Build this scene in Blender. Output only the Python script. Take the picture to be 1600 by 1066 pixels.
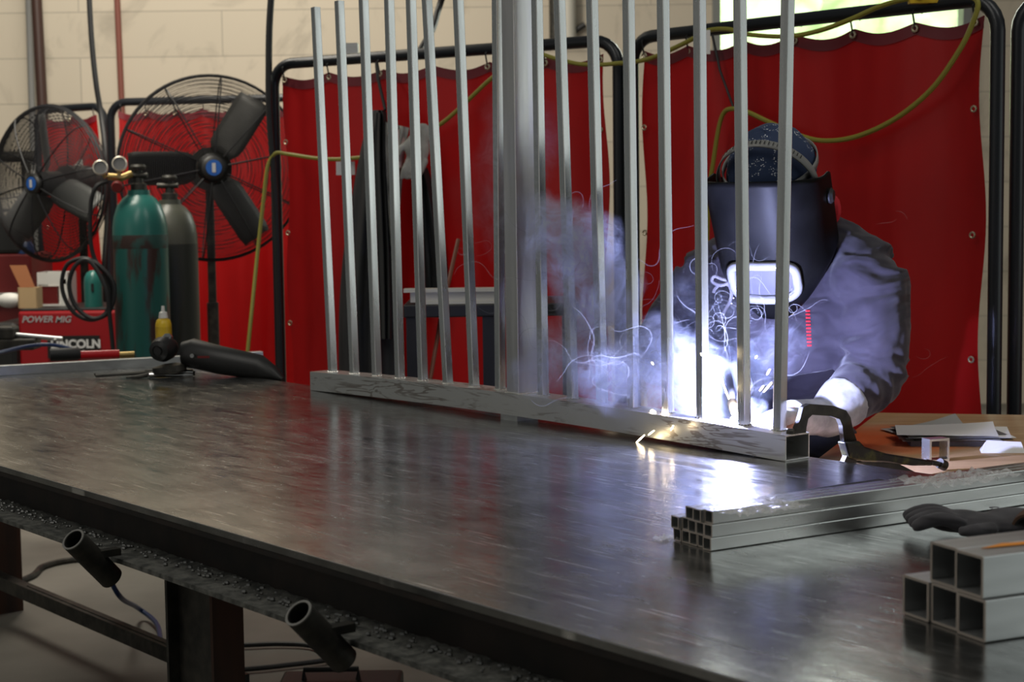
import bpy, bmesh, math, random
from mathutils import Vector, Matrix, Euler, noise
random.seed(7)
sc = bpy.context.scene
for o in list(bpy.data.objects):
    bpy.data.objects.remove(o)

# ------------------------------------------------------------------ camera
F = 2600.0                                   # focal length in pixels of the 1600 px frame
EYE = Vector((0.0, 0.0, 1.41))
PITCH = math.atan(218 / F); ROLL = 0.013
fw = Vector((0, math.cos(PITCH), -math.sin(PITCH)))
r0 = Vector((1, 0, 0)); u0 = r0.cross(fw)
rt = (r0 * math.cos(ROLL) - u0 * math.sin(ROLL)).normalized()
up = rt.cross(fw).normalized()
cd = bpy.data.cameras.new('camera'); cam = bpy.data.objects.new('camera', cd)
sc.collection.objects.link(cam); sc.camera = cam
cam.matrix_world = Matrix(((rt.x, up.x, -fw.x, EYE.x), (rt.y, up.y, -fw.y, EYE.y), (rt.z, up.z, -fw.z, EYE.z), (0, 0, 0, 1)))
cd.sensor_width = 36; cd.lens = 36 * F / 1600; cd.clip_end = 100; cd.clip_start = .05
cd.dof.use_dof = True; cd.dof.focus_distance = 3.3; cd.dof.aperture_fstop = 7.5

def ray(px, py): return (fw * F + rt * (px - 800) - up * (py - 533))
def at_z(px, py, z):
    d = ray(px, py); return EYE + d * ((z - EYE.z) / d.z)
def at_y(px, py, y):
    d = ray(px, py); return EYE + d * (y / d.y)
def at_plane(px, py, p, n):
    d = ray(px, py); return EYE + d * ((p - EYE).dot(n) / d.dot(n))

# ------------------------------------------------------------------ world, lights, exposure
sc.view_settings.view_transform = 'Standard'; sc.view_settings.look = 'None'
sc.view_settings.gamma = 1; sc.view_settings.use_curve_mapping = False
sc.view_settings.exposure = 0.0
w = bpy.data.worlds.new('world'); sc.world = w; w.use_nodes = True
bg = w.node_tree.nodes['Background']; bg.inputs[0].default_value = (.80, .84, .80, 1); bg.inputs[1].default_value = .10

def area(name, loc, target, size, power, col=(1, 1, 1), sy=None):
    l = bpy.data.lights.new(name, 'AREA'); l.energy = power; l.color = col; l.size = size
    if sy: l.shape = 'RECTANGLE'; l.size_y = sy
    o = bpy.data.objects.new(name, l); sc.collection.objects.link(o); o.location = loc
    o.rotation_euler = (Vector(target) - Vector(loc)).to_track_quat('-Z', 'Y').to_euler(); return o
area('ceiling_lamp_front', (-1.5, 2.0, 4.6), (-.4, 4.2, .5), .5, 42, (1, .96, .88), 3.0)
area('ceiling_lamp_right', (2.2, 3.2, 4.8), (1.2, 4.0, .9), .5, 26, (1, .97, .9), 2.4)
area('ceiling_lamp_back', (-2.0, 8.0, 4.6), (-2.0, 11.0, 1.6), .6, 200, (1, .93, .8), 5.0)
area('added_fill_right', (6.0, .8, 2.0), (.8, 3.0, 1.3), 4.0, 38, (.92, 1, .97), 3.0)  # added unseen soft light, brightens the right-hand faces of the aluminium
area('added_fill_left', (-5.5, 1.0, 2.2), (-.2, 3.8, 1.2), 4.0, 16, (1, .92, .84), 3.0)  # added weak warm light off to the left, for reflections in the metal
area('window_inside_daylight', (2.0, 10.6, 3.2), (1.0, 5.0, 1.5), 1.5, 45, (.95, 1, .93), 1.5)
area('window_daylight', (2.2, 12.6, 3.4), (2.4, 15.0, 3.2), 4.0, 420, (.95, 1, .9), 3.0)

# ------------------------------------------------------------------ material helpers
def mat(name, col, rough=.5, metal=0, **k):
    m = bpy.data.materials.new(name); m.use_nodes = True
    b = m.node_tree.nodes['Principled BSDF']
    b.inputs['Base Color'].default_value = (*col, 1); b.inputs['Roughness'].default_value = rough
    b.inputs['Metallic'].default_value = metal
    if 'spec' in k: b.inputs['Specular IOR Level'].default_value = k['spec']
    if 'alpha' in k: b.inputs['Alpha'].default_value = k['alpha']
    if 'trans' in k: b.inputs['Transmission Weight'].default_value = k['trans']
    if 'coat' in k: b.inputs['Coat Weight'].default_value = k['coat']; b.inputs['Coat Roughness'].default_value = .15
    if 'sheen' in k: b.inputs['Sheen Weight'].default_value = k['sheen']
    if 'emit' in k:
        b.inputs['Emission Color'].default_value = (*k['emit'], 1); b.inputs['Emission Strength'].default_value = k['es']
    return m
def nt(m): return m.node_tree.nodes, m.node_tree.links, m.node_tree.nodes['Principled BSDF']
def coords(m, scale, kind='Object', rot=(0, 0, 0)):
    n, l, b = nt(m); tc = n.new('ShaderNodeTexCoord'); mp = n.new('ShaderNodeMapping')
    mp.inputs['Scale'].default_value = scale; mp.inputs['Rotation'].default_value = rot
    l.new(tc.outputs[kind], mp.inputs[0]); return mp.outputs[0]
def noise_n(m, vec, scale, detail=4, dist=0, rough=.5):
    n, l, b = nt(m); t = n.new('ShaderNodeTexNoise'); l.new(vec, t.inputs['Vector'])
    t.inputs['Scale'].default_value = scale; t.inputs['Detail'].default_value = detail
    t.inputs['Distortion'].default_value = dist; t.inputs['Roughness'].default_value = rough; return t.outputs['Fac']
def ramp(m, fac, stops):
    n, l, b = nt(m); r = n.new('ShaderNodeValToRGB'); l.new(fac, r.inputs[0]); e = r.color_ramp.elements
    while len(e) < len(stops): e.new(.5)
    for i, (p, c) in enumerate(stops):
        e[i].position = p; e[i].color = (*c, 1) if len(c) == 3 else c
    return r.outputs[0]
def bump(m, fac, strength=.3, dist=.01):
    n, l, b = nt(m); bp = n.new('ShaderNodeBump'); bp.inputs['Strength'].default_value = strength
    bp.inputs['Distance'].default_value = dist; l.new(fac, bp.inputs['Height']); l.new(bp.outputs[0], b.inputs['Normal'])
def noisy(name, c1, c2, scale, rough=.5, metal=0, p=(.35, .65), bs=0, bd=.005, sc3=(1, 1, 1), detail=5, **k):
    m = mat(name, c1, rough, metal, **k); v = coords(m, sc3); f = noise_n(m, v, scale, detail)
    col = ramp(m, f, [(p[0], c1), (p[1], c2)]); nt(m)[1].new(col, nt(m)[2].inputs['Base Color'])
    if bs: bump(m, f, bs, bd)
    return m

M = {}
def g(v): return (v, v, v)
# steel table top: brushed, worn, scratched
m = M['table_top'] = mat('table_steel', (.2, .2, .19), .3, .9); n, l, b = nt(m)
v = coords(m, (1, 5, 1)); f = noise_n(m, v, 2.2, 8, .6, .65)
f2 = noise_n(m, coords(m, (1, 1, 1)), 5, 6, 1.0, .6)
mx = n.new('ShaderNodeMix'); mx.data_type = 'RGBA'; mx.blend_type = 'MULTIPLY'; mx.inputs[0].default_value = 1
l.new(ramp(m, f, [(.3, (.21, .212, .208)), (.7, (.45, .452, .442))]), mx.inputs[6]); l.new(ramp(m, f2, [(.34, g(.55)), (.62, g(1))]), mx.inputs[7])
l.new(mx.outputs[2], b.inputs['Base Color'])
for k_, (rz, sc_, lo) in enumerate(((.5, (4, 120, 1), .68), (-.9, (5, 140, 1), .67), (1.5, (4, 130, 1), .69))):
    scr = noise_n(m, coords(m, sc_, rot=(0, 0, rz)), 1.4, 2, .15, .5); sf = ramp(m, scr, [(lo, g(0)), (lo + .03, g(1))])
    mx2 = n.new('ShaderNodeMix'); mx2.data_type = 'RGBA'; l.new(sf, mx2.inputs[0]); l.new(b.inputs['Base Color'].links[0].from_socket, mx2.inputs[6]); mx2.inputs[7].default_value = (.85, .85, .83, 1); l.new(mx2.outputs[2], b.inputs['Base Color'])
gou = noise_n(m, coords(m, (9, 40, 1)), 2.0, 2, .3, .5); gf = ramp(m, gou, [(.245, g(1)), (.27, g(0))])
mx2 = n.new('ShaderNodeMix'); mx2.data_type = 'RGBA'; l.new(gf, mx2.inputs[0]); l.new(b.inputs['Base Color'].links[0].from_socket, mx2.inputs[6]); mx2.inputs[7].default_value = (.03, .03, .03, 1); l.new(mx2.outputs[2], b.inputs['Base Color'])
f3 = noise_n(m, coords(m, (1, 4, 1)), 6, 8, 1.2, .7)
l.new(ramp(m, f3, [(.3, g(.12)), (.7, g(.31))]), b.inputs['Roughness'])
f4 = noise_n(m, coords(m, (1, 1, 1)), 60, 6, .5, .7); bump(m, f4, .10, .002)
M['table_frame'] = noisy('table_frame_steel', (.007, .006, .005), (.022, .014, .010), 14, .6, .2, bs=.3)
M['ledge'] = noisy('dusty_ledge', (.05, .052, .048), (.15, .15, .135), 55, .8, .2, bs=.9, bd=.006)
M['spatter'] = mat('weld_spatter', (.3, .3, .29), .4, .8)
M['rust_leg'] = noisy('rusty_leg', (.02, .013, .01), (.13, .045, .02), 3, .7, .2, p=(.35, .7), sc3=(2, 2, .4))
def alu(name, c1=(.62, .63, .62), c2=(.78, .79, .78), rough=.3, sc3=(1.2, 14, 14)):
    m = mat(name, c1, rough, .92); n, l, b = nt(m)
    f = noise_n(m, coords(m, sc3), 3, 3, 0, .5)
    l.new(ramp(m, f, [(.3, c1), (.7, c2)]), b.inputs['Base Color'])
    f2 = noise_n(m, coords(m, sc3), 2.3, 4); l.new(ramp(m, f2, [(.3, g(rough - .06)), (.7, g(rough + .08))]), b.inputs['Roughness'])
    return m
M['alu_v'] = alu('aluminium_upright', rough=.24, sc3=(14, 14, 1.2)); M['post_alu'] = alu('aluminium_post', (.62, .61, .61), (.84, .83, .82), .34, (12, 12, .9))
M['alu'] = alu('aluminium', rough=.26); M['alu_dull'] = alu('dull_aluminium', (.5, .51, .51), (.64, .65, .65), .38)
M['alu_cut'] = mat('sawn_aluminium', (.55, .48, .42), .5, .7)
M['alu_orange'] = mat('orange_marker', (.9, .32, .03), .5)
# rail: aluminium with rubbed-off dark residue in wandering lines
m = M['rail'] = mat('stained_aluminium', (.7, .7, .7), .38, .85); n, l, b = nt(m)
v = coords(m, (3.0, 10, 26)); f = noise_n(m, v, 1.6, 3, .9, .55)
wv = n.new('ShaderNodeMath'); wv.operation = 'MULTIPLY'; wv.inputs[1].default_value = 34; l.new(f, wv.inputs[0])
sn = n.new('ShaderNodeMath'); sn.operation = 'SINE'; l.new(wv.outputs[0], sn.inputs[0])
cr = ramp(m, sn.outputs[0], [(.35, g(0)), (.75, g(1))])
patch = ramp(m, noise_n(m, coords(m, (2.2, 2, 5)), 2.6, 3), [(.42, g(0)), (.56, g(1))])
mm = n.new('ShaderNodeMath'); mm.operation = 'MULTIPLY'; l.new(cr, mm.inputs[0]); l.new(patch, mm.inputs[1])
mx = n.new('ShaderNodeMix'); mx.data_type = 'RGBA'; l.new(mm.outputs[0], mx.inputs[0])
mx.inputs[6].default_value = (.78, .78, .76, 1); mx.inputs[7].default_value = (.42, .38, .35, 1); l.new(mx.outputs[2], b.inputs['Base Color'])
M['bead'] = mat('weld_bead', (.75, .73, .68), .25, .9)
M['black_pipe'] = mat('black_painted_pipe', (.012, .014, .018), .35, .2)
M['dark_steel'] = noisy('blackened_steel', (.03, .03, .028), (.07, .065, .055), 30, .5, .6, bs=.2)
M['pipe_rim'] = mat('cut_pipe_rim', (.3, .29, .27), .5, .8)
def vinyl(name, c, tr=.35):
    m = mat(name, c, .38, 0, spec=.45); n, l, b = nt(m)
    f = noise_n(m, coords(m, (1, 1, .6)), 2.2, 5, .5)
    col = ramp(m, f, [(.3, tuple(x * .62 for x in c)), (.7, c)]); l.new(col, b.inputs['Base Color'])
    t = n.new('ShaderNodeBsdfTranslucent'); l.new(col, t.inputs[0]); ms = n.new('ShaderNodeMixShader'); ms.inputs[0].default_value = tr
    l.new(b.outputs[0], ms.inputs[1]); l.new(t.outputs[0], ms.inputs[2]); l.new(ms.outputs[0], n['Material Output'].inputs[0])
    bump(m, noise_n(m, coords(m, (1, 1, .3)), 9, 3), .25, .01); return m
M['vinyl'] = vinyl('red_vinyl', (.52, .007, .008)); M['hem'] = mat('red_vinyl_hem', (.16, .012, .02), .5)
M['grommet'] = mat('brass_grommet', (.55, .5, .35), .35, .8)
m = M['wall'] = mat('painted_block', (.6, .53, .42), .8); n, l, b = nt(m)
br = n.new('ShaderNodeTexBrick'); l.new(coords(m, (1, 1, 1), rot=(math.pi / 2, 0, 0)), br.inputs['Vector']); br.inputs['Scale'].default_value = 1
br.inputs['Brick Width'].default_value = 1.9; br.inputs['Row Height'].default_value = .30; br.inputs['Mortar Size'].default_value = .004
for i, c in ((0, (.62, .55, .44)), (1, (.56, .50, .40)), (2, (.40, .36, .29))): br.inputs[[ 'Color1','Color2','Mortar'][i]].default_value = (*c, 1)
mx = n.new('ShaderNodeMix'); mx.data_type = 'RGBA'; mx.blend_type = 'MULTIPLY'; mx.inputs[0].default_value = 1
l.new(br.outputs[0], mx.inputs[6]); l.new(ramp(m, noise_n(m, coords(m, (1, 1, .8)), 1.6, 7, 1.5, .6), [(.3, g(.7)), (.45, g(1))]), mx.inputs[7]); l.new(mx.outputs[2], b.inputs['Base Color'])
m = M['floor'] = noisy('concrete', (.12, .112, .095), (.27, .25, .215), 1.3, .6, p=(.3, .7), detail=8)
M['teal'] = noisy('rust_stained_teal', (.016, .105, .09), (.045, .018, .014), 5, .38, .1, p=(.45, .53), sc3=(3, 3, .55), detail=6)
M['teal_clean'] = mat('teal_paint', (.022, .14, .12), .3); M['olive'] = noisy('olive_grey_paint', (.05, .055, .04), (.09, .09, .07), 4, .4)
M['olive2'] = mat('dark_olive', (.03, .033, .026), .45)
M['black'] = mat('black_plastic', (.012, .012, .012), .45); M['rubber'] = mat('black_rubber', (.01, .01, .011), .55)
M['fan_blade'] = mat('fan_blade_dark', (.022, .022, .02), .55, .1); M['fan_blade_l'] = mat('fan_blade_grey', (.16, .165, .16), .45, .3)
M['wire'] = mat('fan_cage_wire', (.012, .012, .014), .5, .2)
M['badge'] = mat('blue_badge', (.015, .09, .35), .4); M['white'] = mat('white_plastic', (.7, .69, .65), .5)
M['red_paint'] = mat('red_machine_paint', (.34, .008, .012), .35); M['dark_red'] = mat('dull_red_paint', (.14, .008, .008), .5)
M['letter'] = mat('white_lettering', (.75, .75, .74), .5); M['letter_grey'] = mat('grey_lettering', (.45, .44, .44), .4)
M['brass'] = mat('brass', (.5, .36, .14), .3, .9); M['chrome'] = mat('chrome', (.7, .7, .7), .15, 1)
M['gauge'] = mat('gauge_rim', (.65, .6, .5), .3, .5); M['gauge_face'] = mat('gauge_face_dark', (.1, .1, .1), .3)
M['card'] = mat('cardboard', (.55, .38, .2), .8); M['card_d'] = mat('cardboard_brown', (.35, .13, .05), .8)
M['yellow'] = noisy('yellow_bottle', (.75, .5, .02), (.4, .25, .02), 12, .4); M['yhose'] = mat('yellow_green_hose', (.27, .25, .035), .45)
M['ohose'] = mat('olive_hose', (.12, .1, .03), .5)
M['blue_cable'] = mat('blue_cable', (.012, .035, .12), .4)
M['coat'] = noisy('dark_coat_cloth', (.008, .009, .011), (.02, .022, .025), 6, .8, bs=.4, bd=.02, sc3=(3, 3, .6))
M['greycloth'] = noisy('grey_cloth', (.12, .125, .12), (.45, .44, .40), 7, .85, bs=.4, bd=.02, p=(.3, .6))
M['whiteplank'] = mat('white_painted_steel', (.55, .53, .46), .5)
M['plywood'] = noisy('plywood', (.38, .23, .11), (.48, .31, .16), 2.5, .6, sc3=(1, 8, 1))
# plywood colour turns orange around one corner, with a noisy edge
m = M['plywood']; n, l, b = nt(m)
M['paper'] = mat('paper', (.78, .77, .75), .8); M['paper_d'] = mat('printed_paper', (.12, .11, .11), .7)
m = M['film'] = mat('clear_film', (.95, .95, .95), .12, 0, alpha=.38, spec=.9)
bump(m, noise_n(m, coords(m, (1, 1, 1)), 60, 4, 1), .9, .01)
M['glass'] = mat('window_glass', (1, 1, 1), .02, 0, alpha=.08)
M['foliage'] = noisy('foliage', (.35, .55, .22), (.85, .95, .70), 1.6, .8, p=(.3, .6))
def cloth(name, c1, c2, sc_=5, bs=.8, bd=.02):
    m = mat(name, c1, .85, 0, sheen=.2); n, l, b = nt(m)
    f = noise_n(m, coords(m, (1, 1, 1)), sc_, 5, 1.2, .5); l.new(ramp(m, f, [(.3, c1), (.7, c2)]), b.inputs['Base Color'])
    f2 = noise_n(m, coords(m, (4, 4, 11), rot=(.5, .6, .2)), 1.2, 2, .9, .4); bump(m, f2, 1.0, bd * 2.0); return m
M['hoodie'] = cloth('navy_sweatshirt', (.019, .015, .026), (.030, .025, .038))
M['trousers'] = cloth('dark_trousers', (.012, .012, .016), (.02, .02, .025))
M['leather'] = noisy('pale_grey_leather', (.30, .30, .31), (.48, .48, .50), 30, .7, bs=.5, bd=.004)
M['skin'] = mat('skin', (.5, .28, .2), .5); M['boot'] = mat('black_boot', (.015, .013, .012), .5)
M['helmet'] = noisy('scuffed_black_shell', (.0035, .0035, .0035), (.008, .008, .008), 9, .42, 0, bs=.15, spec=.05)
M['lens'] = mat('dark_lens', (.10, .10, .12), .15, 0); M['bezel'] = mat('pale_lens_frame', (.22, .22, .23), .4)
m = M['bandana'] = mat('navy_bandana', (.012, .025, .075), .8); n, l, b = nt(m)
vo = n.new('ShaderNodeTexVoronoi'); vo.inputs['Scale'].default_value = 22; l.new(coords(m, (1, 1, 1)), vo.inputs['Vector'])
vo.feature = 'F1'
pa = ramp(m, vo.outputs['Distance'], [(.30, g(0)), (.36, g(1)), (.42, g(1)), (.46, g(0))])
v2 = n.new('ShaderNodeTexVoronoi'); v2.inputs['Scale'].default_value = 230; l.new(coords(m, (1, 1, 1)), v2.inputs['Vector'])
pb = ramp(m, v2.outputs['Distance'], [(.25, g(1)), (.4, g(0))])
mm = n.new('ShaderNodeMath'); mm.operation = 'MULTIPLY'; l.new(pa, mm.inputs[0]); l.new(pb, mm.inputs[1])
mx = n.new('ShaderNodeMix'); mx.data_type = 'RGBA'; l.new(mm.outputs[0], mx.inputs[0]); mx.inputs[6].default_value = (.012, .028, .08, 1); mx.inputs[7].default_value = (.6, .62, .65, 1)
l.new(mx.outputs[2], b.inputs['Base Color'])
M['strap'] = mat('grey_strap', (.20, .20, .19), .5); M['redcloth'] = mat('red_neckerchief', (.5, .01, .02), .8)
M['cord'] = mat('white_cord', (.22, .21, .24), .7); M['grey_glove'] = cloth('charcoal_glove', (.03, .028, .032), (.075, .07, .08), 8)
M['brown'] = mat('brown_rim', (.09, .045, .025), .6); M['wood'] = mat('wood_handle', (.3, .1, .03), .6)
M['green_tape'] = mat('green_tape', (.03, .3, .1), .5)
M['arc'] = mat('welding_arc', (1, 1, 1), .5, emit=(.80, .85, 1), es=400)
M['hot'] = mat('hot_spark', (1, .8, .5), .5, emit=(1, .78, .45), es=22)
M['hotw'] = mat('molten_bead', (1, .9, .8), .5, emit=(1, .8, .6), es=40)

# ------------------------------------------------------------------ mesh helpers
class MB:
    def __init__(s): s.v = []; s.f = []; s.uv = None
    def add(s, vs, fs, T=None):
        k = len(s.v)
        s.v += [(T @ Vector(p)) if T else Vector(p) for p in vs]; s.f += [tuple(i + k for i in f) for f in fs]; return s
    def box(s, c, size, T=None, bev=0):
        c = Vector(c); x, y, z = (q / 2 for q in size)
        if bev:
            bm = bmesh.new(); bmesh.ops.create_cube(bm, size=1)
            for v_ in bm.verts: v_.co = Vector((v_.co.x * 2 * x, v_.co.y * 2 * y, v_.co.z * 2 * z)) + c
            bmesh.ops.bevel(bm, geom=bm.edges[:], offset=bev, segments=2, affect='EDGES', profile=.5)
            s.bm(bm, T); return s
        vs = [c + Vector((a * x, b_ * y, d * z)) for a in (-1, 1) for b_ in (-1, 1) for d in (-1, 1)]
        return s.add(vs, [(0, 1, 3, 2), (4, 6, 7, 5), (0, 4, 5, 1), (2, 3, 7, 6), (0, 2, 6, 4), (1, 5, 7, 3)], T)
    def bm(s, bm, T=None):
        bm.verts.index_update(); s.add([v_.co.copy() for v_ in bm.verts], [tuple(v_.index for v_ in f.verts) for f in bm.faces], T); bm.free(); return s
    def tube(s, pts, r, seg=8, caps=True, closed=False):
        pts = [Vector(p) for p in pts]; N = len(pts); rr = r if hasattr(r, '__len__') else [r] * N
        tg = []
        for i in range(N):
            a = pts[(i - 1) % N] if (closed or i > 0) else pts[0]; b_ = pts[(i + 1) % N] if (closed or i < N - 1) else pts[-1]
            t = (b_ - a); tg.append(t.normalized() if t.length > 1e-9 else Vector((0, 0, 1)))
        nrm = tg[0].orthogonal().normalized(); vs = []
        for i in range(N):
            nrm = (nrm - tg[i] * nrm.dot(tg[i])).normalized(); bi = tg[i].cross(nrm)
            for k in range(seg):
                a = 2 * math.pi * k / seg; vs.append(pts[i] + (nrm * math.cos(a) + bi * math.sin(a)) * rr[i])
        fs = []
        for i in range(N if closed else N - 1):
            j = (i + 1) % N
            for k in range(seg): fs.append((i * seg + k, i * seg + (k + 1) % seg, j * seg + (k + 1) % seg, j * seg + k))
        if caps and not closed: fs += [tuple(range(seg))[::-1], tuple((N - 1) * seg + k for k in range(seg))]
        return s.add(vs, fs)
    def loft(s, rings, caps=True):       # rings: list of lists of points, same count
        n_ = len(rings[0]); vs = [p for r_ in rings for p in r_]; fs = []
        for i in range(len(rings) - 1):
            for k in range(n_): fs.append((i * n_ + k, i * n_ + (k + 1) % n_, (i + 1) * n_ + (k + 1) % n_, (i + 1) * n_ + k))
        if caps: fs += [tuple(range(n_))[::-1], tuple((len(rings) - 1) * n_ + k for k in range(n_))]
        return s.add(vs, fs)
    def lathe(s, prof, T=None, seg=24, caps=True):
        vs = []; n_ = len(prof)
        for r_, z in prof:
            for k in range(seg):
                a = 2 * math.pi * k / seg; vs.append((r_ * math.cos(a), r_ * math.sin(a), z))
        fs = []
        for i in range(n_ - 1):
            for k in range(seg): fs.append((i * seg + k, i * seg + (k + 1) % seg, (i + 1) * seg + (k + 1) % seg, (i + 1) * seg + k))
        if caps:
            if prof[0][0] > 1e-5: fs.append(tuple(range(seg))[::-1])
            if prof[-1][0] > 1e-5: fs.append(tuple((n_ - 1) * seg + k for k in range(seg)))
        return s.add(vs, fs, T)
    def ell(s, c, r, T=None, seg=20, rings=12):
        c = Vector(c); prof = []
        vs = []; fs = []
        for i in range(rings + 1):
            t = math.pi * i / rings
            for k in range(seg):
                a = 2 * math.pi * k / seg; vs.append(c + Vector((r[0] * math.sin(t) * math.cos(a), r[1] * math.sin(t) * math.sin(a), -r[2] * math.cos(t))))
        for i in range(rings):
            for k in range(seg): fs.append((i * seg + k, i * seg + (k + 1) % seg, (i + 1) * seg + (k + 1) % seg, (i + 1) * seg + k))
        return s.add(vs, fs, T)
    def prism(s, pts, d):                # polygon of 3-D points extruded by vector d (centred)
        d = Vector(d); n_ = len(pts); a = [Vector(p) - d / 2 for p in pts]; b_ = [Vector(p) + d / 2 for p in pts]
        return s.add(a + b_, [tuple(range(n_))[::-1], tuple(range(n_, 2 * n_))] + [(k, (k + 1) % n_, n_ + (k + 1) % n_, n_ + k) for k in range(n_)])

WM = {}
def put(o, parent=None, wm=None):
    sc.collection.objects.link(o)
    if parent: o.parent = parent
    WM[o.name] = wm if wm is not None else Matrix.Identity(4)
def thing(name, label, cat, loc=(0, 0, 0), group=None, rot=(0, 0, 0)):
    o = bpy.data.objects.new(name, None); o.empty_display_size = .05; o.location = loc; o.rotation_euler = rot
    put(o, None, Matrix.LocRotScale(Vector(loc), Euler(rot), None)); o['label'] = label; o['category'] = cat
    if group: o['group'] = group
    return o
def part(name, mb, m, parent, smooth=40, label=None, local=False):
    inv = WM[parent.name].inverted() if (parent and not local) else Matrix.Identity(4)
    me = bpy.data.meshes.new(name)
    vs = [inv @ v_ for v_ in mb.v]
    # a part gets its own origin at its first ring's middle, so it reads at its own place
    if vs:
        lo = Vector([min(p[i] for p in vs) for i in range(3)]); hi = Vector([max(p[i] for p in vs) for i in range(3)]); c = (lo + hi) / 2; c.z = lo.z
    else: c = Vector()
    me.from_pydata([p - c for p in vs], [], mb.f)
    bm = bmesh.new(); bm.from_mesh(me); bmesh.ops.remove_doubles(bm, verts=bm.verts, dist=1e-6); bmesh.ops.recalc_face_normals(bm, faces=bm.faces); bm.to_mesh(me); bm.free()
    me.materials.append(m)
    if smooth:
        for p in me.polygons: p.use_smooth = True
        try: me.set_sharp_from_angle(angle=math.radians(smooth))
        except Exception: pass
    o = bpy.data.objects.new(name, me); o.location = c
    put(o, parent, (WM[parent.name] if parent else Matrix.Identity(4)) @ Matrix.Translation(c))
    if label: o['label'] = label
    return o
def solo(name, mb, m, label, cat, group=None, smooth=40, kind=None):
    o = part(name, mb, m, None, smooth); o['label'] = label; o['category'] = cat
    if group: o['group'] = group
    if kind: o['kind'] = kind
    return o
def struct(name, mb, m, smooth=0):
    o = part(name, mb, m, None, smooth); o['kind'] = 'structure'; return o
def copy_tree(o, loc=None, label=None, parent=None):
    c = o.copy(); sc.collection.objects.link(c); WM[c.name] = WM[o.name]
    if parent: c.parent = parent
    if loc is not None: c.location = loc
    if label: c['label'] = label
    for ch in [k for k in bpy.data.objects if k.parent == o]: copy_tree(ch, parent=c)
    return c
def cat_curve(pts, n_=8):                # Catmull-Rom through points
    P = [Vector(p) for p in pts]; P = [P[0] * 2 - P[1]] + P + [P[-1] * 2 - P[-2]]; out = []
    for i in range(1, len(P) - 2):
        for k in range(n_):
            t = k / n_; a, b_, c, d = P[i - 1], P[i], P[i + 1], P[i + 2]
            out.append(.5 * ((2 * b_) + (c - a) * t + (2 * a - 5 * b_ + 4 * c - d) * t * t + (3 * b_ - a - 3 * c + d) * t ** 3))
    out.append(P[-2]); return out
def frame_T(o, x, y, z): return Matrix(((x.x, y.x, z.x, o.x), (x.y, y.y, z.y, o.y), (x.z, y.z, z.z, o.z), (0, 0, 0, 1)))
def axis_T(o, z, xh=None):               # frame with z axis along given direction
    z = Vector(z).normalized(); x = Vector(xh) if xh is not None else z.orthogonal(); x = (x - z * x.dot(z)).normalized(); return frame_T(Vector(o), x, z.cross(x), z)
Z = Vector((0, 0, 1))
def text_mesh(name, s, size, T, m, parent, shear=0, bold=0, ext=.0008, label=None):
    cu = bpy.data.curves.new(name, 'FONT'); cu.body = s; cu.size = size; cu.shear = shear; cu.offset = bold; cu.extrude = ext
    t = bpy.data.objects.new('tmp', cu); sc.collection.objects.link(t); dg = bpy.context.evaluated_depsgraph_get()
    me = bpy.data.meshes.new_from_object(t.evaluated_get(dg)); bpy.data.objects.remove(t)
    mb = MB(); mb.add([v_.co.copy() for v_ in me.vertices], [tuple(p.vertices) for p in me.polygons], T); return part(name, mb, m, parent, 0, label)

# ================================================================== SETTING
TZ = .90
fa, fb = at_z(0, 728, TZ), at_z(1180, 1066, TZ); ba, bb = at_z(450, 597, TZ), at_z(1430, 738, TZ)
D = ((fb - fa).normalized() + (bb - ba).normalized()).normalized()      # long direction of the table, towards camera right
Nn = Vector((-D.y, D.x, 0)).normalized()                                # across the table, away from the camera
if Nn.y < 0: Nn = -Nn
WALL_Y = 11.2
mb = MB(); mb.box((0, 6, -.05), (16, 16, .1)); struct('floor', mb, M['floor'])
wx0, wx1 = at_y(1114, 100, WALL_Y).x, at_y(1512, 100, WALL_Y).x; wz0, wz1 = 1.7, 4.0
mb = MB()
mb.box(((-7.5 + wx0) / 2, WALL_Y + .1, 2.5), (wx0 + 7.5, .2, 5)); mb.box(((7.5 + wx1) / 2, WALL_Y + .1, 2.5), (7.5 - wx1, .2, 5))
mb.box(((wx0 + wx1) / 2, WALL_Y + .1, wz0 / 2), (wx1 - wx0, .2, wz0)); mb.box(((wx0 + wx1) / 2, WALL_Y + .1, (wz1 + 5) / 2), (wx1 - wx0, .2, 5 - wz1))
struct('wall_back', mb, M['wall'])
win = thing('window_1', '', '', ((wx0 + wx1) / 2, WALL_Y, wz0)); del win['label']; del win['category']; win['kind'] = 'structure'
mb = MB(); mb.box(((wx0 + wx1) / 2, WALL_Y + .1, (wz0 + wz1) / 2), (wx1 - wx0 - .02, .008, wz1 - wz0 - .02)); part('window_glass', mb, M['glass'], win, 0)
mb = MB()
for x in (wx0 + .02, wx1 - .02): mb.box((x, WALL_Y + .02, (wz0 + wz1) / 2), (.05, .14, wz1 - wz0))
for z in (wz0 + .02, wz1 - .02): mb.box(((wx0 + wx1) / 2, WALL_Y + .02, z), (wx1 - wx0, .14, .05))
part('window_frame', mb, mat('grey_window_frame', (.22, .23, .22), .5), win, 0)
mb = MB(); GX, GZ = 60, 34                                              # bank of leaves outside
vs = []; fs = []
for j in range(GZ + 1):
    for i in range(GX + 1):
        x = -1.5 + 8 * i / GX; z = .2 + 5.5 * j / GZ; p = Vector((x, 15.6, z))
        vs.append(p + Vector((0, -1.1 * noise.noise(p * 1.3) - .6 * noise.noise(p * 4), 0)))
for j in range(GZ):
    for i in range(GX): k = j * (GX + 1) + i; fs.append((k, k + 1, k + GX + 2, k + GX + 1))
solo('tree_foliage', mb.add(vs, fs), M['foliage'], 'bright green tree foliage seen through the window above the red screens', 'foliage', kind='stuff', smooth=60)

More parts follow.
